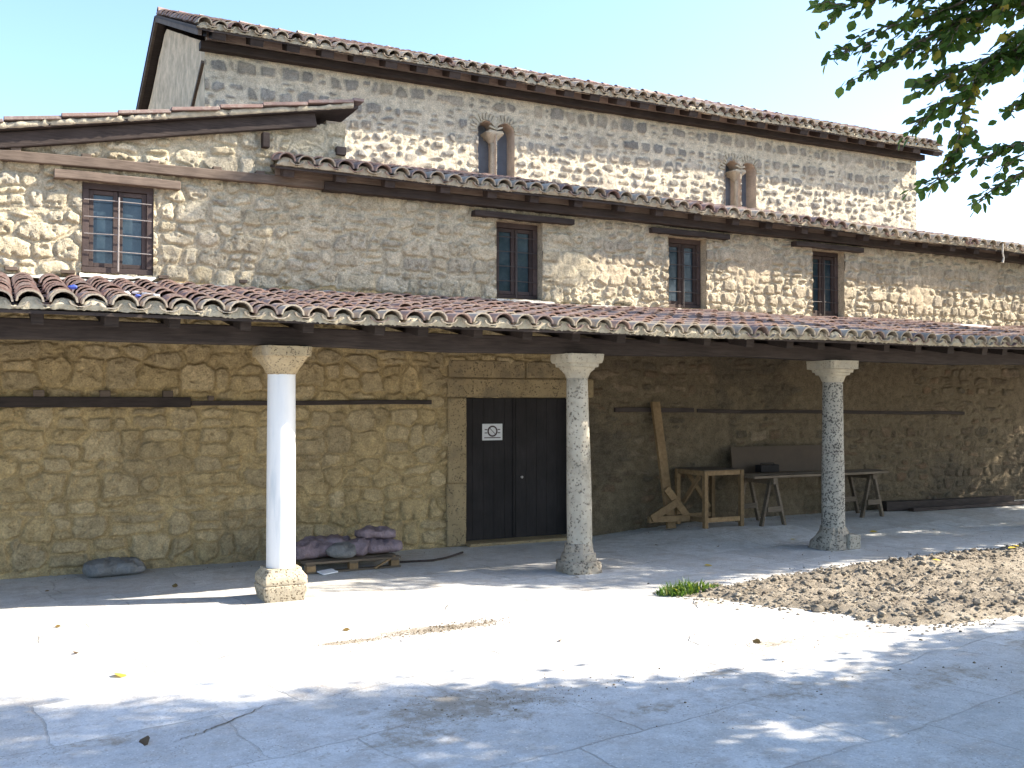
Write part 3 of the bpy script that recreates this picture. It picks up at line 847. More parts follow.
# ------------------------------------------------------------------ aisle windows
def aisle_window(a, b, c, d, first):
    BAR = M['iron'] if first else M['dark_iron']
    yb = YW + (.035 if first else .15)
    m = MB(); fw = .062
    m.box(((a + b) / 2, yb, d - fw / 2), (b - a - .006, .08, fw)); m.box(((a + b) / 2, yb, c + .03), (b - a - .006, .08, .055))
    for x in (a + fw / 2 + .003, b - fw / 2 - .003): m.box((x, yb, (c + d) / 2), (fw, .08, d - c - .12 - .005))
    fr = m.build('window', M['frame_wood'], church, bevel=.004)
    mid = (a + b) / 2
    for (p, q) in ((a + fw + .005, mid - .004), (mid + .004, b - fw - .005)):
        m = MB(); s = .042; zb, zt = c + .062, d - fw - .005
        m.box((p + s / 2, yb + .005, (zb + zt) / 2), (s, .045, zt - zb)); m.box((q - s / 2, yb + .005, (zb + zt) / 2), (s, .045, zt - zb))
        m.box(((p + q) / 2, yb + .005, zb + s / 2), (q - p - 2 * s - .002, .044, s)); m.box(((p + q) / 2, yb + .005, zt - s / 2), (q - p - 2 * s - .002, .044, s))
        m.build('sash', M['frame_wood'], fr, bevel=.003)
        m = MB(); m.box(((p + q) / 2, yb + .012, (zb + zt) / 2), (q - p - 2 * s + .01, .006, zt - zb - 2 * s + .01)); m.build('pane', M['glass'], fr)
    yy = yb - .06
    for k in range(4):
        z = c + .14 + (d - c - .22) * (k + .45) / 4
        m = MB(); m.tube([(a + .02, yy, z), (mid, yy - .003, z + .004), (b - .02, yy, z - .002)], .0055, 6); m.build('bar', BAR, fr)
    m = MB(); m.tube([(mid, yy - .012, c + .02), (mid + .004, yy - .012, d - .13)], .009, 6); m.build('bar', BAR, fr)
for i, (a, b, c, d) in enumerate(WIN): aisle_window(a, b, c, d, i == 0)
for (x, wd) in ((.62, .13), (1.52, .1), (2.33, .08), (.12, .11)):
    m = MB(); m.box((x, YW - .02, 2.985), (wd, .09, .035)); m.build('putlog', M['beam_wood'], church, bevel=.004)
for i, (a, b, c, d) in enumerate(WIN):
    m = MB(); n = 14; v = []; f = []
    for k, x in enumerate(np.linspace(a - (.1 if i else .02), b + (.14 if i else .02), n)):
        for (y, z) in ((YW - .09 + rng.normal(0, .01), c - .055 + rng.normal(0, .008)), (YW - .06, c - .02 + rng.normal(0, .006)), (YW + .05, c - .002)): v.append((x, y, z))
    for k in range(n - 1):
        for q in range(2): f.append((3 * k + q, 3 * k + 3 + q, 3 * k + 4 + q, 3 * k + 1 + q))
    m.add(v, f); m.build('window_sill', M['mortar'], church, smooth='all')

# twin arched nave windows
def twin(p, q):
    (x1, za, r, zb) = p; (x2, _, _, _) = q
    root = None
    m = MB()
    for (xc) in (x1, x2):
        k = 12
        ts = np.linspace(0, math.pi, k + 1)
        v = [(xc - r - .005, YN - .02, zb), (xc - r - .005, YN + .5, zb)]
        for t in ts: v += [(xc - (r + .005) * math.cos(t), YN - .02, za + (r + .005) * math.sin(t)), (xc - (r + .005) * math.cos(t), YN + .5, za + (r + .005) * math.sin(t))]
        v += [(xc + r + .005, YN - .02, zb), (xc + r + .005, YN + .5, zb)]
        f = [(2 * i, 2 * i + 1, 2 * i + 3, 2 * i + 2) for i in range(k + 2)]
        m.add(v, f, .6)
    root = m.build('twin_window', M['plaster'], church, smooth=True)
    m = MB()
    for xc in (x1, x2):
        for t in np.linspace(.05, math.pi - .05, 13):
            rr = r + .075
            m.box((xc - rr * math.cos(t), YN + .006, za + rr * math.sin(t)), (.03, .05, .11), ry=t - math.pi / 2, jit=.004)
    m.build('brick_arch', M['eave_lime'], root)
    for xc in (x1, x2):
        m = MB(); m.box((xc, YN + .27, (za + zb) / 2 + .07), (2 * r + .02, .03, za - zb + r * 2)); m.build('shutter', M['shutter'], root)
    xm = (x1 + x2) / 2
    m = MB(); m.tube([(xm, YN + .09, zb), (xm, YN + .09, za - .16)], [.06, .05], 14); m.build('colonnette', M['pale_stone'], root, smooth=True)
    m = MB()
    m.loft([(0, .055, 2.4), (.03, .065, 3), (.10, .11, 6), (.145, .15, 10), (.17, .152, 10)], (xm, YN + .13, za - .16), 24)
    m.box((xm, YN + .20, za - .036), (.2, .12, .083))
    m.build('impost', M['pale_stone'], root, smooth=True)
twin(TW[0], TW[1]); twin(TW[2], TW[3])

# ------------------------------------------------------------------ door with stone surround and the timber courses
m = MB(); yd = YW + .13
door_parts = [(DOOR[0], (DOOR[0] + DOOR[1]) / 2 - .003), ((DOOR[0] + DOOR[1]) / 2 + .003, DOOR[1])]
m.box(((DOOR[0] + DOOR[1]) / 2, yd + .06, .89), (DOOR[1] - DOOR[0] + .02, .03, 1.76), val=.4)
door = m.build('door', M['door_wood'], church)
for (a, b) in door_parts:
    m = MB(); n = 5
    for k in range(n):
        x0 = a + (b - a) * k / n; x1 = a + (b - a) * (k + 1) / n
        m.box(((x0 + x1) / 2, yd + .02, .89), (x1 - x0 - .003, .04, 1.71), val=rng.uniform(.3, .7))
    m.build('door_leaf', M['door_wood'], door, bevel=.002)
m = MB(); m.tube([(5.765, yd + .005, .775), (5.765, yd - .025, .775), (5.765, yd - .03, .775)], [.012, .012, .017], 10); m.build('door_knob', M['iron'], door, smooth=True)
m = MB(); m.box((5.665, yd - .006, .9), (.035, .012, 1.7), val=.2); m.build('door_strip', M['door_wood'], door, bevel=.003)
m = MB(); m.box((5.64, YW + .02, -.0), (1.4, .34, .07), jit=.003); sur = m.build('door_surround', M['dressed'], church, bevel=.01)
def block(name, x0, x1, z0, z1, y=.03, parent=None):
    y = y * .5
    m = MB(); n = 6
    m.box(((x0 + x1) / 2, YW + .06 - y / 2, (z0 + z1) / 2), (x1 - x0, .16 + y, z1 - z0), jit=.004); m.build(name, M['dressed'], parent, bevel=.02)
block('jamb', 4.70, 4.953, .0, .74, .03, sur); block('jamb', 4.715, 4.953, .745, 1.748, .025, sur)
block('jamb', 6.422, 6.68, .0, .9, .03, sur); block('jamb', 6.422, 6.66, .905, 1.748, .025, sur)
block('lintel', 4.70, 6.72, 1.753, 1.985, .035, sur); block('relieving_slab', 4.72, 5.75, 1.99, 2.2, .02, sur); block('relieving_slab', 5.756, 6.65, 1.99, 2.2, .024, sur)
m = MB(); m.bar((-4, YW - .03, 1.705), (1.79, YW - .03, 1.695), .09, .105, n=6, jit=.004); m.build('timber_course', M['dark_wood'], church, bevel=.006)
m = MB(); m.bar((1.8, YW - .02, 1.685), (4.5, YW - .02, 1.70), .06, .05, n=5, jit=.004); m.build('timber_course', M['dark_wood'], church, bevel=.006)
m = MB(); m.bar((7.05, YW - .012, 1.60), (8.3, YW - .012, 1.59), .05, .06, n=4, jit=.006); m.build('timber_course', M['dark_wood'], church, bevel=.006)
m = MB(); m.bar((8.35, YW - .005, 1.575), (13.6, YW - .005, 1.53), .05, .05, n=12, jit=.010); m.build('timber_course', M['dark_wood'], church, bevel=.006)
for x in (.37, .97, 1.57, 2.0):
    m = MB(); m.box((x, YW - .025, 1.775 if x < 1.9 else 1.74), (.1 if x < 1.9 else .06, .08, .085 if x < 1.9 else .05)); m.build('tie_end', M['beam_wood'], church, bevel=.006)

# ------------------------------------------------------------------ portico columns
def column(x, y, kind):
    if kind == 1:
        m = MB(); m.loft([(.275, .125, 2), (.30, .124, 2), (1.0, .1235, 2), (1.6, .121, 2), (1.94, .119, 2)], (x, y, 0), 56)
        c = m.build('column', M['marble'], church, smooth=True); c['label'] = 'smooth white marble column'
        m = MB(); m.loft([(0, .170, 14), (.03, .177, 14), (.09, .190, 16), (.128, .192, 16), (.136, .184, 14)], (x, y, 0), 72, .0018); m.loft([(.137, .182, 14), (.15, .189, 16), (.205, .188, 16), (.212, .184, 14), (.255, .150, 12), (.275, .147, 12)], (x, y, 0), 72, .0018)
        m.build('base', M['travertine'], c, smooth=True)
        m = MB(); m.loft([(1.94, .122, 2.2), (1.955, .128, 2.4), (1.985, .14, 3.2), (2.03, .163, 4.5), (2.075, .19, 7), (2.09, .196, 9), (2.093, .212, 16), (2.172, .215, 18), (2.18, .213, 18)], (x, y, 0), 56, .0022)
        m.build('capital', M['capital_stone'], c, smooth=True)
    elif kind == 2:
        m = MB(); m.loft([(.27, .128, 2, .012, 0), (.3, .126, 2, .012, 0), (.7, .126, 2, .006, 0), (1.2, .119, 2, 0, 0), (1.6, .111, 2, -.010, 0), (1.955, .106, 2, -.016, 0)], (x, y, 0), 48, .0015)
        c = m.build('column', M['white_pitted'], church, smooth=True); c['label'] = 'leaning pitted whitish stone column with stains'
        m = MB(); m.loft([(0, .185, 6), (.06, .195, 5), (.11, .188, 4.5), (.118, .16, 3), (.15, .166, 2.4), (.19, .158, 2.2), (.2, .142, 2.1), (.25, .140, 2), (.285, .130, 2)], (x, y, 0), 44, .006)
        m.build('base', M['base_stone'], c, smooth=True)
        m = MB(); m.loft([(1.94, .108, 2), (1.96, .118, 2), (1.975, .12, 2.2), (2.0, .128, 2.8), (2.03, .15, 4), (2.045, .152, 5), (2.05, .172, 7), (2.085, .178, 8), (2.09, .196, 12), (2.12, .206, 14), (2.178, .208, 16)], (x - .016, y, 0), 48, .0025)
        m.build('capital', M['pale_stone'], c, smooth=True)
    else:
        m = MB(); m.loft([(.2, .132, 2), (.3, .131, 2), (.8, .128, 2), (1.3, .121, 2), (1.94, .113, 2)], (x, y, 0), 48, .001)
        c = m.build('column', M['granite'], church, smooth=True); c['label'] = 'grey granite column with dark speckles'
        m = MB(); m.loft([(0, .215, 3.2, -.03, .03), (.07, .205, 3, -.025, .03), (.14, .175, 2.4, -.012, .01), (.2, .152, 2.1, 0, 0), (.25, .138, 2, 0, 0)], (x, y, 0), 36, .010)
        b = m.build('base', M['base_stone'], c, smooth=True)
        m = MB(); m.box((x + .135, y - .115, .085), (.20, .16, .17), rz=.1, jit=.012); m.build('base_block', M['white_pitted'], c, bevel=.012)
        m = MB(); m.loft([(1.93, .114, 2), (1.95, .124, 2.1), (1.99, .132, 2.6), (2.01, .135, 3.5), (2.013, .156, 5), (2.04, .16, 6), (2.043, .178, 7), (2.078, .184, 8), (2.082, .217, 14), (2.178, .22, 18)], (x, y, 0), 48, .0015)
        m.build('capital', M['pale_stone'], c, smooth=True)
column(2.207, 8.65, 1); column(5.205, 8.63, 2); column(8.68, 8.66, 3); column(12.9, 8.65, 3); column(16.4, 8.65, 2); column(-1.1, 8.65, 2)

# ------------------------------------------------------------------ things in the portico
s = empty('door_sign', (5.37, yd - .004, 1.23), 'small white prohibition notice fixed on the dark door', 'sign')
m = MB(); m.box((5.367, yd - .006, 1.335), (.272, .008, .20)); m.build('board', M['sign'], s, bevel=.002)
m = MB(); n = 28; cx_, cz_, ro, ri = 5.367, 1.345, .068, .05
v = []
for y in (yd - .0135, yd - .0105):
    for rr in (ro, ri):
        for k in range(n): v.append((cx_ + rr * math.cos(6.2832 * k / n), y, cz_ + rr * math.sin(6.2832 * k / n)))
f = []
for k in range(n):
    j = (k + 1) % n
    f += [(k, n + k, n + j, j), (k, j, 2 * n + j, 2 * n + k), (n + k, 3 * n + k, 3 * n + j, n + j)]
m.add(v, f)
m.bar((cx_ - .036, yd - .012, cz_ + .036), (cx_ + .036, yd - .012, cz_ - .036), .003, .017, (0, 1, 0))
m.build('prohibition_symbol', M['sign_red'], s)
m = MB()
for (z, a, b) in ((1.365, -.105, -.07), (1.365, .07, .105), (1.325, -.105, -.07), (1.325, .07, .105), (1.266, -.11, .11)):
    m.box((cx_ + (a + b) / 2, yd - .011, z), (b - a, .003, .011))
m.build('printed_lines', M['sign_red'], s)

# leaning post with a splayed foot
gz = .10
s = empty('wooden_prop', (7.63, 10.45, gz), 'raw wooden post on a braced foot leaning against the dark wall', 'prop')
m = MB(); m.bar((7.66, 10.42, gz - .01), (7.635, 10.73, 1.70), .125, .045, (0, -1, .1)); m.build('post', M['new_wood'], s, bevel=.003)
m = MB(); m.bar((7.28, 10.38, .225), (7.91, 10.38, .215), .05, .075); m.build('cross_board', M['new_wood'], s, bevel=.003)
m = MB(); m.bar((7.30, 10.345, .24), (7.70, 10.345, .43), .03, .095); m.build('brace', M['new_wood'], s, bevel=.003)
m = MB(); m.bar((7.90, 10.42, .24), (7.60, 10.44, .60), .03, .095); m.build('brace', M['new_wood'], s, bevel=.003)

# open wooden frame
A = (7.99, 10.15); B = (8.57, 10.70); tz = .825
s = empty('batten_stand', (8.28, 10.42, gz), 'open box-shaped stand of raw wooden battens with diagonal braces', 'stand')
for (x, y) in ((A[0], A[1]), (B[0], A[1]), (A[0] - .02, B[1]), (B[0] - .03, B[1])):
    m = MB(); m.box((x, y, (gz + tz) / 2 + .0), (.055, .055, tz - gz)); m.build('leg', M['new_wood'], s, bevel=.003)
for p, q in (((A[0] + .03, A[1], tz - .03), (B[0] - .03, A[1], tz - .03)), ((A[0], A[1] + .03, tz - .03), (A[0] - .02, B[1] - .03, tz - .03)), ((B[0], A[1] + .03, tz - .03), (B[0] - .03, B[1] - .03, tz - .03)), ((A[0], B[1], tz - .03), (B[0] - .06, B[1], tz - .03)),
             ((A[0] + .03, A[1], gz + .1), (B[0] - .03, A[1], gz + .1)), ((A[0], A[1] + .03, gz + .1), (A[0] - .02, B[1] - .03, gz + .1)), ((A[0], B[1], gz + .1), (B[0] - .06, B[1], gz + .1))):
    m = MB(); m.bar(p, q, .03, .06); m.build('rail', M['new_wood'], s, bevel=.002)
for p, q in (((A[0] - .012, A[1] + .1, tz - .07), (A[0] - .02, B[1] - .12, .40)), ((A[0] + .12, B[1] - .03, tz - .06), (B[0] - .1, B[1] - .03, .30))):
    m = MB(); m.bar(p, q, .03, .055); m.build('brace', M['new_wood'], s, bevel=.002)
m = MB(); m.box(((A[0] + B[0]) / 2 - .01, (A[1] + B[1]) / 2, tz + .005), (.64, .62, .012), jit=.003); m.build('top_board', M['old_plank'], s, bevel=.002)

def sawhorse(xc, y0, y1, label):
    s = empty('sawhorse', (xc, (y0 + y1) / 2, gz), label, 'sawhorse', 'sawhorses under the planks')
    m = MB(); m.box((xc, (y0 + y1) / 2, .675), (.07, y1 - y0 + .12, .085)); m.build('top_beam', M['old_plank'], s, bevel=.004)
    for y in (y0, y1):
        for sg in (-1, 1):
            m = MB(); m.bar((xc + sg * .04, y, .68), (xc + sg * .19 + rng.normal(0, .01), y + rng.normal(0, .01), gz - .01), .035, .055, (0, 1, 0)); m.build('leg', M['old_plank'], s, bevel=.003)
        m = MB(); m.bar((xc - .115, y - .03, .31), (xc + .115, y - .03, .31), .025, .07); m.build('stretcher', M['old_plank'], s, bevel=.003)
sawhorse(8.98, 10.02, 10.5, 'worn wooden sawhorse beside the open batten stand')
sawhorse(10.85, 10.1, 10.55, 'worn wooden sawhorse mostly behind the speckled granite column')
for (x0, x1, y, z, lab) in ((8.62, 11.05, 10.05, .735, 'dusty plank laid along the front of both sawhorses'), (8.66, 11.2, 10.28, .737, 'dusty plank laid along the back of both sawhorses')):
    m = MB(); m.bar((x0, y, z), (x1, y + .02, z - .01), .19, .032, n=3, jit=.003)
    tag(m.build('plank', M['old_plank'], bevel=.004), lab, 'plank', 'planks on the sawhorses')
m = MB(); m.box((9.66, 10.60, .915), (1.75, .018, .36), rx=-.14)
tag(m.build('brown_panel', M['panel'], bevel=.003), 'brown board panel standing on the planks against the wall', 'panel')
s = empty('dark_box', (9.25, 10.42, .755), 'small dark box standing on the planks before the brown panel', 'box')
m = MB(); m.box((9.25, 10.42, .805), (.32, .12, .10)); m.build('body', M['door_wood'], s, bevel=.008)
m = MB(); m.tube([(9.13, 10.42, .85), (9.14, 10.42, .875), (9.36, 10.42, .875), (9.37, 10.42, .85)], .008, 6); m.build('handle', M['door_wood'], s)

# long timbers on the floor to the right
for (p, q, wd, h, lab) in (((11.55, 10.55, .17), (14.1, 10.35, .17), .16, .14, 'long dark timber baulk lying along the foot of the wall'), ((11.9, 10.34, .125), (14.25, 10.2, .135), .10, .05, 'thin dark board lying before the timber baulk')):
    m = MB(); m.bar(p, q, wd, h, n=4, jit=.006); tag(m.build('timber', M['dark_wood'], bevel=.008), lab, 'timber')

# pallet and sacks
s = empty('pallet', (3.22, 10.0, 0), 'low wooden pallet under purple sacks beside the white column', 'pallet')
for y in (9.74, 9.92, 10.1, 10.28):
    m = MB(); m.box((3.22, y, .105), (1.0, .1, .02), jit=.003); m.build('deck_board', M['old_plank'], s, bevel=.002)
for x in (2.78, 3.22, 3.66):
    m = MB(); m.box((x, 10.01, .085), (.09, .6, .018)); m.build('stringer', M['old_plank'], s, bevel=.002)
    for y in (9.75, 10.27):
        m = MB(); m.box((x, y, .047), (.09, .09, .056), jit=.002); m.build('block', M['new_wood'], s, bevel=.003)
for y in (9.74, 10.28):
    m = MB(); m.box((3.22, y, .010), (1.0, .09, .018)); m.build('bottom_board', M['old_plank'], s, bevel=.002)

def sack(c, L, W, Hh, rz, mat, label, group, tilt=0.0, pitch=0.0):
    Hh *= .86
    m = MB(); nu, nv = 44, 36; v = []; f = []
    sd = int(rng.integers(1, 9999))
    for i in range(nu + 1):
        a = -1 + 2 * i / nu
        e = max(1 - abs(a) ** 5, .0) ** .5
        for k in range(nv):
            t = 2 * math.pi * k / nv
            ct, st = math.cos(t), math.sin(t)
            p = 2.6
            q = (abs(ct) ** p + abs(st) ** p) ** (-1 / p)
            wv = 1 + .22 * (fbm(np.array([a * 2.0]), np.array([math.sin(t) * 1.3 + 3 * (ct > 0)]), .9, sd)[0] - .5)
            rr = e * wv if abs(a) < .999 else .12
            v.append((a * L / 2, q * ct * W / 2 * (.25 + .75 * rr) * (1 if abs(a) < .9 else .92), q * st * Hh / 2 * rr))
    for i in range(nu):
        for k in range(nv): f.append((i * nv + k, i * nv + (k + 1) % nv, (i + 1) * nv + (k + 1) % nv, (i + 1) * nv + k))
    f.append(tuple(range(nv - 1, -1, -1))); f.append(tuple(nu * nv + k for k in range(nv)))
    v = np.array(v)
    up_ = sstep(-.3 * Hh, .25 * Hh, v[:, 2])
    fold = 1 - np.abs(2 * fbm(v[:, 0] * .7 + v[:, 1] * .5, v[:, 1] - v[:, 0] * .4, .13, sd + 5, 4) - 1) * 2
    v[:, 2] += up_ * (.085 * (fbm(v[:, 0], v[:, 1], .2, sd + 6, 4) - .5) + .032 * fold)
    v[:, 1] += .06 * (fbm(v[:, 0], v[:, 2], .14, sd + 8, 4) - .5)
    v[:, 2] += 0 - .10 * Hh * np.abs(v[:, 0] / (L / 2)) ** 2
    mt = np.array(Matrix.Rotation(rz, 3, 'Z') @ Matrix.Rotation(pitch, 3, 'Y') @ Matrix.Rotation(tilt, 3, 'X'))
    v = v @ mt.T + np.array(c)
    m.add(v, f); return tag(m.build('sack', mat, smooth='all'), label, 'sack', group)
g = 'sacks piled on the pallet'
sack((2.86, 9.98, .185), .5, .3, .15, .25, M['sack'], 'purple sack at the pallet end next to the white column', g)
sack((3.07, 10.12, .215), .52, .34, .19, -.1, M['sack'], 'plump purple sack at the middle back of the pallet', g)
sack((3.16, 9.88, .185), .42, .30, .15, 1.15, M['sack_grey'], 'greyish sack with its end facing out at the pallet front', g, 0, .05)
sack((3.40, 9.98, .215), .5, .24, .16, .9, M['sack'], 'purple sack lying slantwise in the middle of the pile', g, .1, -.12)
sack((3.60, 9.95, .19), .44, .3, .14, .1, M['sack'], 'purple sack low at the pallet end nearer the door', g)
sack((3.56, 10.05, .315), .42, .3, .12, .15, M['sack'], 'purple sack on top of the pile nearer the door', g, 0, .08)
o = sack((1.05, 10.56, .065), .58, .3, .15, .12, M['sack_grey'], 'dark grey slumped sack at the foot of the wall left of the white column', None); 
m = MB(); m.box((2.93, 9.66, .02), (.17, .12, .014), rz=.3, rx=.12, ry=-.05)
tag(m.build('tile_offcut', M['white_plastic'], bevel=.003), 'white flat slab lying between white column and pallet', 'slab')
m = MB(); m.tube([(3.8, 9.95, .012), (4.15, 9.88, .014), (4.32, 9.93, .02), (4.62, 10.15, .03)], .012, 7)
tag(m.build('rod', M['dark_wood']), 'thin dark rod lying on the floor between pallet and door', 'rod')
m = MB(); m.bar((3.42, 9.66, .02), (3.66, 9.72, .12), .03, .012); tag(m.build('lath', M['new_wood']), 'short pale lath leaning on the pallet front', 'lath')

# stray things on the roofs
def roof_pt(x, y): return (x, y, PE_Z + PS * (y - PE_Y) + .125)
m = MB(); m.bar(roof_pt(1.02, 8.86), tuple(np.array(roof_pt(1.13, 8.3)) + (0, 0, .02)), .035, .018); tag(m.build('stick', M['white_plastic']), 'short white stick lying on the portico tiles near the left', 'stick')
def bit(c, r, mat, lab, cat, name):
    m = MB(); rock_mesh(m, c, r, .5, .6); tag(m.build(name, mat), lab, cat)
x, y, z = roof_pt(.56, 8.95); bit((x, y, z + .01), .04, M['blue_plastic'], 'blue plastic scrap higher on the portico tiles near the left window', 'scrap', 'plastic_scrap')
x, y, z = roof_pt(1.0, 8.42); bit((x, y, z), .03, M['blue_plastic'], 'blue plastic scrap low on the portico tiles next to a white stick', 'scrap', 'plastic_scrap')
x, y, z = roof_pt(.92, 8.5); bit((x, y, z + .01), .035, M['white_plastic'], 'white crumpled scrap low on the portico tiles', 'scrap', 'paper_scrap')
m = MB(); m.box((12.8, 10.0, PE_Z + PS * 1.9 + .14), (.62, .2, .02), rx=.18); tag(m.build('board', M['white_plastic'], bevel=.003), 'flat pale board lying on the portico tiles at the right', 'board')
m = MB(); m.tube([(14.12, 10.45, 4.2), (14.1, 10.44, 4.05), (14.14, 10.45, 3.98), (14.11, 10.45, 3.9)], [.012, .014, .012, .02], 6); tag(m.build('rope', M['mortar']), 'short pale rope hanging from the aisle eave at the right', 'rope')

# ------------------------------------------------------------------ plants
s = empty('grass_tuft', (5.5, 7.25, 0), 'green grass and weed tuft at the tip of the soil bed', 'plant')
m = MB()
for _ in range(520):
    a = rng.uniform(0, 6.28); q = rng.random() ** .6
    x = 5.5 + q * .33 * math.cos(a); y = 7.24 + q * .15 * math.sin(a)
    h = rng.uniform(.02, .14) * (1.1 - q * .6); b = rng.uniform(0, 6.28); ln = rng.uniform(.02, .13); wd = rng.uniform(.004, .011)
    sx, sy = math.sin(b) * wd, -math.cos(b) * wd; dx, dy = math.cos(b) * ln, math.sin(b) * ln
    m.add([(x - sx, y - sy, -.01), (x + sx, y + sy, -.01), (x + dx * .4 + sx * .8, y + dy * .4 + sy * .8, h * .65), (x + dx * .4 - sx * .8, y + dy * .4 - sy * .8, h * .65), (x + dx, y + dy, h)], [(0, 1, 2, 3), (3, 2, 4)], rng.uniform(0, .8) if rng.random() < .9 else 1)
m.build('blades', M['grass'], s)

LEAF = np.array([(0, 0, 0), (.32, .28, .05), (.36, .6, .06), (0, 1, 0), (-.36, .6, .06), (-.32, .28, .05), (0, .5, -.02)])
LF = [(0, 1, 6), (1, 2, 6), (2, 3, 6), (3, 4, 6), (4, 5, 6), (5, 0, 6)]
def leaves(mb, P, L, D, Nn, val):
    """batch of leaves: positions P, lengths L, growth directions D, approx normals Nn"""
    D = D / np.linalg.norm(D, axis=1)[:, None]
    S = np.cross(D, Nn); S /= np.linalg.norm(S, axis=1)[:, None] + 1e-9
    N2 = np.cross(S, D)
    V = P[:, None, :] + L[:, None, None] * (LEAF[None, :, 0, None] * S[:, None] + LEAF[None, :, 1, None] * D[:, None] + LEAF[None, :, 2, None] * N2[:, None])
    k = len(P)
    F = (np.array(LF)[None] + (np.arange(k) * 7)[:, None, None]).reshape(-1, 3)
    mb.v.append(V.reshape(-1, 3)); mb.f.extend([tuple(q + mb.n for q in r) for r in F.tolist()]); mb.a.append(np.repeat(val, 7)); mb.n += 7 * k

# fallen leaves
def fallen(x, y, sz, val, label, group=None, curl=.3):
    m = MB(); b = rng.uniform(0, 6.28)
    leaves(m, np.array([(x, y, float(paving_z(x, y)) + .008)]), np.array([sz]), np.array([(math.cos(b), math.sin(b), rng.uniform(-.02, .08))]), np.array([(rng.normal(0, curl), rng.normal(0, curl), 1.)]), np.array([val]))
    tag(m.build('fallen_leaf', M['fallen']), label, 'leaf', group)
fallen(.70, 6.6, .11, .95, 'single yellow leaf on the sunlit paving at the left')
fallen(.68, 5.24, .10, .0, 'dark curled leaf on the shaded paving in the foreground', None, .6)
fallen(4.79, 5.47, .07, .1, 'brown dry leaf on the sunlit paving before the soil bed', None, .6)
fallen(6.6, 8.27, .09, .9, 'yellow leaf on the shaded paving behind the grass tuft')
fallen(8.7, 9.3, .1, .95, 'yellow leaf on the shaded floor just left of the granite column')
fallen(10.0, 9.35, .1, .95, 'yellow leaf on the shaded floor just right of the granite column')
fallen(7.0, 6.9, .08, .6, 'orange leaf lying on the soil clods')
for (x, y) in ((8.3, 6.85), (9.7, 7.15), (9.95, 7.2), (10.2, 7.1)):
    m = MB(); h = float(soil_h(np.array([x]), np.array([y]))[0][0]); b = rng.uniform(0, 6.28)
    leaves(m, np.array([(x, y, h + .03)]), np.array([.09]), np.array([(math.cos(b), math.sin(b), .1)]), np.array([(.1, -.2, 1.)]), np.array([.97]))
    tag(m.build('fallen_leaf', M['fallen']), 'small yellow leaf on the soil bed towards the right edge', 'leaf', 'yellow leaves on the soil bed')
for (x, y) in ((.45, 8.3), (.5, 7.4), (1.5, 9.6), (2.3, 7.2), (6.9, 9.7), (7.5, 9.3), (11, 9.2), (9.3, 10.1), (3.6, 6.2), (5.0, 8.3), (.4, 9.9)):
    fallen(x, y, rng.uniform(.04, .07), rng.uniform(0, .35), 'small brown dry leaf scattered on the paving', 'small brown leaves on the paving', .5)

# one long crack across the foreground slabs
m = MB(); n = 40; v = []; f = []
for i in range(n):
    q = i / (n - 1); x = .79 + .56 * q + .03 * math.sin(q * 9) + rng.normal(0, .006); y = 5.2 + .42 * q + .03 * math.sin(q * 7 + 1) + rng.normal(0, .006)
    wd = .004 * math.sin(math.pi * min(max(q, .03), .97)) ** .6
    zz = float((fbm(np.array([x]), np.array([y]), 1.7, 3)[0] - .5) * .012) + .004
    v += [(x + wd, y - wd, zz), (x - wd, y + wd, zz)]
for i in range(n - 1): f.append((2 * i, 2 * i + 2, 2 * i + 3, 2 * i + 1))
m.add(v, f, .2); tag(m.build('paving_crack', M['soil']), kind='structure')

# trees
ex_b = [(-2, 6.6), (.03, 6.6), (.8, 6.1), (1.5, 5.87), (1.8, 5.87), (3.1, 5.33), (3.7, 4.97), (4.5, 5.1), (5.3, 5.13), (7.1, 5.05), (14, 5.0)]
back_b = [(-2, 99), (2.3, 99), (2.6, 8.75), (4.3, 8.25), (5.2, 7.5), (5.9, 7.48), (8.4, 7.95), (11, 7.9), (20, 7.9)]
def may_shade(p, rr):
    """keeps foliage only if its shadow lands inside the laid-out shade; shapes the crowns"""
    d = (-sun_to.x, -sun_to.y, -sun_to.z)
    t8 = (8.1 - p[1]) / d[1]
    z8 = p[2] + d[2] * t8
    if z8 < 2.38 or t8 < 0:
        t = -p[2] / d[2]; gx, gy = p[0] + d[0] * t, p[1] + d[1] * t
        if gx < -.6 or gx > 15: return True
        for (hx, hy, hr) in ((5.1, 4.75, .17), (4.75, 4.55, .17), (5.35, 4.85, .15), (3.55, 3.95, .2), (2.2, 4.3, .12)):
            if math.hypot((gx - hx) * .6, gy - hy) < hr + rr * .45: return False
        f = np.interp(gx, [q[0] for q in ex_b], [q[1] for q in ex_b]); b = np.interp(gx, [q[0] for q in back_b], [q[1] for q in back_b])
        return gy < f - rr * .7 or gy > b + rr * .6
    tw = (YW - p[1]) / d[1]; xw, zw = p[0] + d[0] * tw, p[2] + d[2] * tw
    if zw < 2.9: return xw > 7.5 and rng.random() < .10
    if zw < 4.3: return 1.9 < xw < 6.3 and zw < 4.05 and rng.random() < .6
    if zw < 5.0: return xw > 3.6 and rng.random() < .3
    tn = (YN - p[1]) / d[1]; zn = p[2] + d[2] * tn
    return not (5.0 < zn < 7)
def clear_of_camera_frame(p, rr):  # drops crown clusters inside the camera frame; the unseen rest still casts shade
    zf = .4585 * p[0] + .8887 * p[1]; xr = .8887 * p[0] - .4585 * p[1]; up = p[2] - 1.7
    if zf < .3: return True
    return xr - rr > .56 * zf or up - rr > .45 * zf

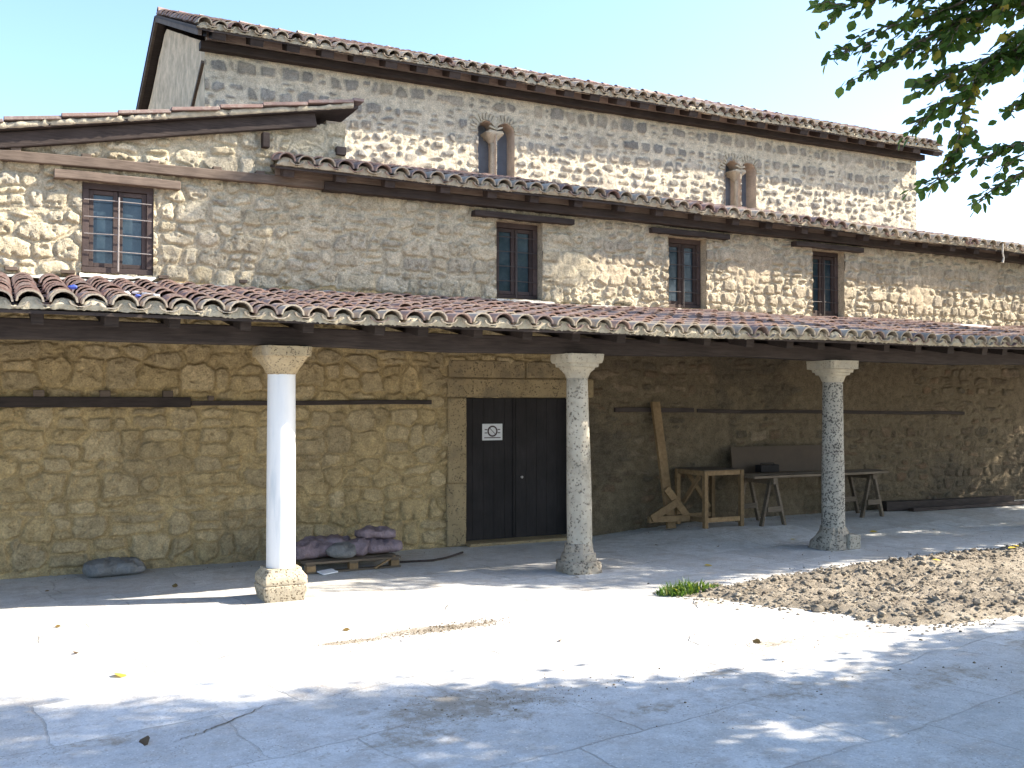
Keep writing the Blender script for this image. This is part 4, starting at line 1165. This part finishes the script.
def foliage(mb, n, cen, rad, per, rr, size, test=True):
    k = 0; tries = 0; pts = []
    while k < n and tries < n * 40:
        tries += 1
        q = rng.normal(0, 1, 3); q /= np.linalg.norm(q); q *= rng.random() ** (1 / 2.2)
        p = np.array(cen) + q * np.array(rad)
        if p[2] < 2.2: continue
        if test and (not clear_of_camera_frame(p, rr) or not may_shade(p, rr)): continue
        pts.append(p); k += 1
    for p in pts:
        P = p + rng.normal(0, rr * .5, (per, 3)); D = rng.normal(0, 1, (per, 3)); D[:, 2] -= .5
        N = rng.normal(0, .6, (per, 3)); N[:, 2] += 1
        leaves(mb, P, size * rng.uniform(.7, 1.2, per), D, N, np.clip(rng.beta(2, 2.6, per), 0, .86))
    return pts

def limb(mb, pts, r0, r1, n=8, wig=.04):
    P = []; R_ = []
    pts = [np.array(p, float) for p in pts]
    for i in range(len(pts) - 1):
        for q in np.linspace(0, 1, 6)[: 6 if i == len(pts) - 2 else 5]:
            P.append(pts[i] + (pts[i + 1] - pts[i]) * q + rng.normal(0, wig, 3) * (.3 if q in (0, 1) else 1))
    for k in range(len(P)): R_.append(r0 + (r1 - r0) * (k / (len(P) - 1)) ** .8)
    mb.tube(P, R_, n, rng.random())

tr = empty('leafy_tree', (8.6, 1.4, 0), 'leafy green tree whose drooping branches hang into the upper right of the view', 'tree')
m = MB(); limb(m, [(8.6, 1.4, -.1), (8.55, 1.45, 1.5), (8.5, 1.5, 3.0)], .24, .19, 14, .02)
m.build('trunk', M['bark'], tr, smooth='all')
bm_l = MB(); bm_b = MB()
pts = foliage(bm_l, 900, (8.6, 1.7, 5.2), (5.6, 3.9, 2.9), 70, .34, .09)
foliage(bm_l, 240, (10.2, 2.6, 3.6), (2.6, 1.4, 1.3), 70, .3, .085)
for k in range(0, len(pts), 24):
    limb(bm_b, [(8.5 + rng.normal(0, .05), 1.5, rng.uniform(2.6, 4)), (np.array((8.5, 1.5, 4.2)) + pts[k]) / 2 + rng.normal(0, .2, 3), pts[k]], .06, .01, 6)
# drooping fronds: main twig, side twigs and leaves on both
def frond(base, tip, side_len, nside, dens, sag=.12, yellow=.06, size=.055):
    base = np.array(base, float); tip = np.array(tip, float)
    L = np.linalg.norm(tip - base); ax = (tip - base) / L
    N = 14
    cur = [base + (tip - base) * q + np.array((0, 0, sag * math.sin(math.pi * q))) + rng.normal(0, .008, 3) for q in np.linspace(0, 1, N)]
    bm_b.tube(cur, np.linspace(.011, .003, N), 6)
    twigs = [(cur[0], cur, L)]
    for k in range(nside):
        q = (k + rng.uniform(.2, .9)) / nside
        a = cur[int(q * (N - 1))]
        sd = np.cross(ax, (0, 0, 1)); sd /= np.linalg.norm(sd)
        sg = 1 if k % 2 else -1
        d = ax * rng.uniform(.5, 1.0) + sd * sg * rng.uniform(.2, .7) + np.array((0, 0, rng.uniform(-.55, .35)))
        d /= np.linalg.norm(d)
        l = side_len * rng.uniform(.5, 1.15) * (1.05 - .5 * q)
        tw = [a + d * l * s_ + np.array((0, 0, -.10 * l * s_ ** 2)) + rng.normal(0, .005, 3) for s_ in np.linspace(0, 1, 7)]
        bm_b.tube(tw, np.linspace(.005, .0018, 7), 5); twigs.append((a, tw, l))
    for (_, c, l) in twigs:
        n = max(4, int(l * dens)); c = np.array(c)
        u = np.linspace(.06, 1, n) * (len(c) - 1); i = np.minimum(u.astype(int), len(c) - 2)
        P = c[i] + (c[i + 1] - c[i]) * (u - i)[:, None] + rng.normal(0, .012, (n, 3))
        d = c[i + 1] - c[i]; d /= np.linalg.norm(d, axis=1)[:, None]
        s_ = np.cross(d, (0, 0, 1.)); s_ *= np.where(np.arange(n) % 2, 1, -1)[:, None]
        D = d * .6 + s_ * .8 + rng.normal(0, .25, (n, 3)) - np.array((0, 0, .35))
        Nn = np.array((0, 0, 1.)) + rng.normal(0, .5, (n, 3))
        val = np.clip(rng.beta(2, 2.6, n), 0, .85)
        val = np.where(rng.random(n) < yellow, rng.uniform(.9, 1, n), val)
        leaves(bm_l, P, size * rng.uniform(.75, 1.25, n), D, Nn, val)
DENS = 62
limb(bm_b, [(8.5, 1.5, 3.0), (6.6, 2.4, 4.1), (4.9, 3.2, 3.95)], .09, .02, 8, .03)
limb(bm_b, [(8.5, 1.5, 2.9), (6.8, 2.4, 3.6), (5.0, 3.15, 3.35)], .07, .016, 8, .03)
for (b, t_, sl_, ns, yl) in (
    ((5.0, 3.2, 3.98), (3.66, 3.71, 3.64), .36, 18, .03), ((4.95, 3.2, 3.9), (3.72, 3.69, 3.42), .34, 19, .03), ((4.8, 3.25, 3.8), (3.88, 3.6, 3.34), .34, 18, .05),
    ((4.9, 3.3, 4.15), (3.78, 3.78, 3.84), .42, 19, .03), ((5.1, 3.1, 4.05), (4.0, 3.55, 3.72), .45, 20, .03), ((5.2, 3.0, 4.1), (4.2, 3.45, 3.52), .45, 20, .08), ((5.3, 2.95, 4.0), (4.45, 3.3, 3.45), .4, 19, .1),
    ((4.9, 3.1, 3.58), (4.05, 3.52, 3.07), .32, 16, .03), ((4.9, 3.15, 3.5), (4.05, 3.5, 3.26), .3, 15, .03), ((5.1, 3.05, 3.7), (4.3, 3.42, 3.28), .32, 16, .06), ((5.2, 3.0, 3.5), (4.5, 3.3, 3.18), .3, 15, .06),
    ((4.38, 3.36, 3.3), (4.24, 3.43, 2.86), .12, 8, .45), ((4.36, 3.37, 3.05), (4.16, 3.46, 2.76), .1, 5, .3),
    ((5.1, 3.05, 3.15), (4.12, 3.48, 2.77), .22, 10, .03), ((5.05, 3.05, 3.02), (4.34, 3.37, 2.69), .2, 9, .03), ((5.2, 3.0, 3.25), (4.5, 3.3, 2.88), .2, 8, .05),
    ((5.4, 2.9, 3.6), (4.62, 3.2, 3.05), .26, 8, .05)):
    frond(b, t_, sl_, ns, DENS, .06, yl)
bm_l.build('crown', M['leaf'], tr)
bm_b.build('branches', M['bark'], tr, smooth='all')

tr = empty('bushy_tree', (19.6, 8.4, 0), 'low bushy tree standing beyond the far end of the portico', 'tree')
m = MB(); limb(m, [(19.6, 8.4, -.1), (19.5, 8.5, 1.2), (19.3, 8.7, 3.2)], .12, .06, 12, .02); m.build('trunk', M['bark'], tr, smooth='all')
bm_l = MB(); bm_b = MB()
p1 = foliage(bm_l, 150, (18.9, 8.9, 2.8), (2.0, 2.0, 2.3), 60, .26, .085)
for k in range(0, len(p1), 12): limb(bm_b, [(19.4, 8.6, rng.uniform(1.5, 3)), p1[k]], .03, .008, 6)
bm_l.build('crown', M['leaf'], tr); bm_b.build('branches', M['bark'], tr, smooth='all')
tr = empty('broad_tree', (16.2, 5.0, 0), 'tall broad leaved tree standing beyond the right edge of the courtyard', 'tree')
m = MB(); limb(m, [(16.2, 5.0, -.1), (16.1, 5.1, 3), (15.9, 5.6, 6), (15.6, 6.2, 10)], .3, .1, 14, .03); m.build('trunk', M['bark'], tr, smooth='all')
bm_l = MB(); bm_b = MB()
p1 = foliage(bm_l, 390, (14.8, 6.3, 4.6), (5.2, 2.2, 2.4), 70, .28, .09)
p2 = foliage(bm_l, 170, (14.6, 6.9, 11.2), (3.0, 2.2, 2.6), 80, .4, .10)
for k in range(0, len(p1), 14): limb(bm_b, [(16.05, 5.2, rng.uniform(2.5, 4)), (np.array((16, 5.3, 4.5)) + p1[k]) / 2, p1[k]], .06, .01, 6)
for k in range(0, len(p2), 14): limb(bm_b, [(15.8, 5.9, rng.uniform(6, 9)), (np.array((15.7, 6.1, 9.5)) + p2[k]) / 2, p2[k]], .06, .01, 6)
bm_l.build('crown', M['leaf'], tr); bm_b.build('branches', M['bark'], tr, smooth='all')
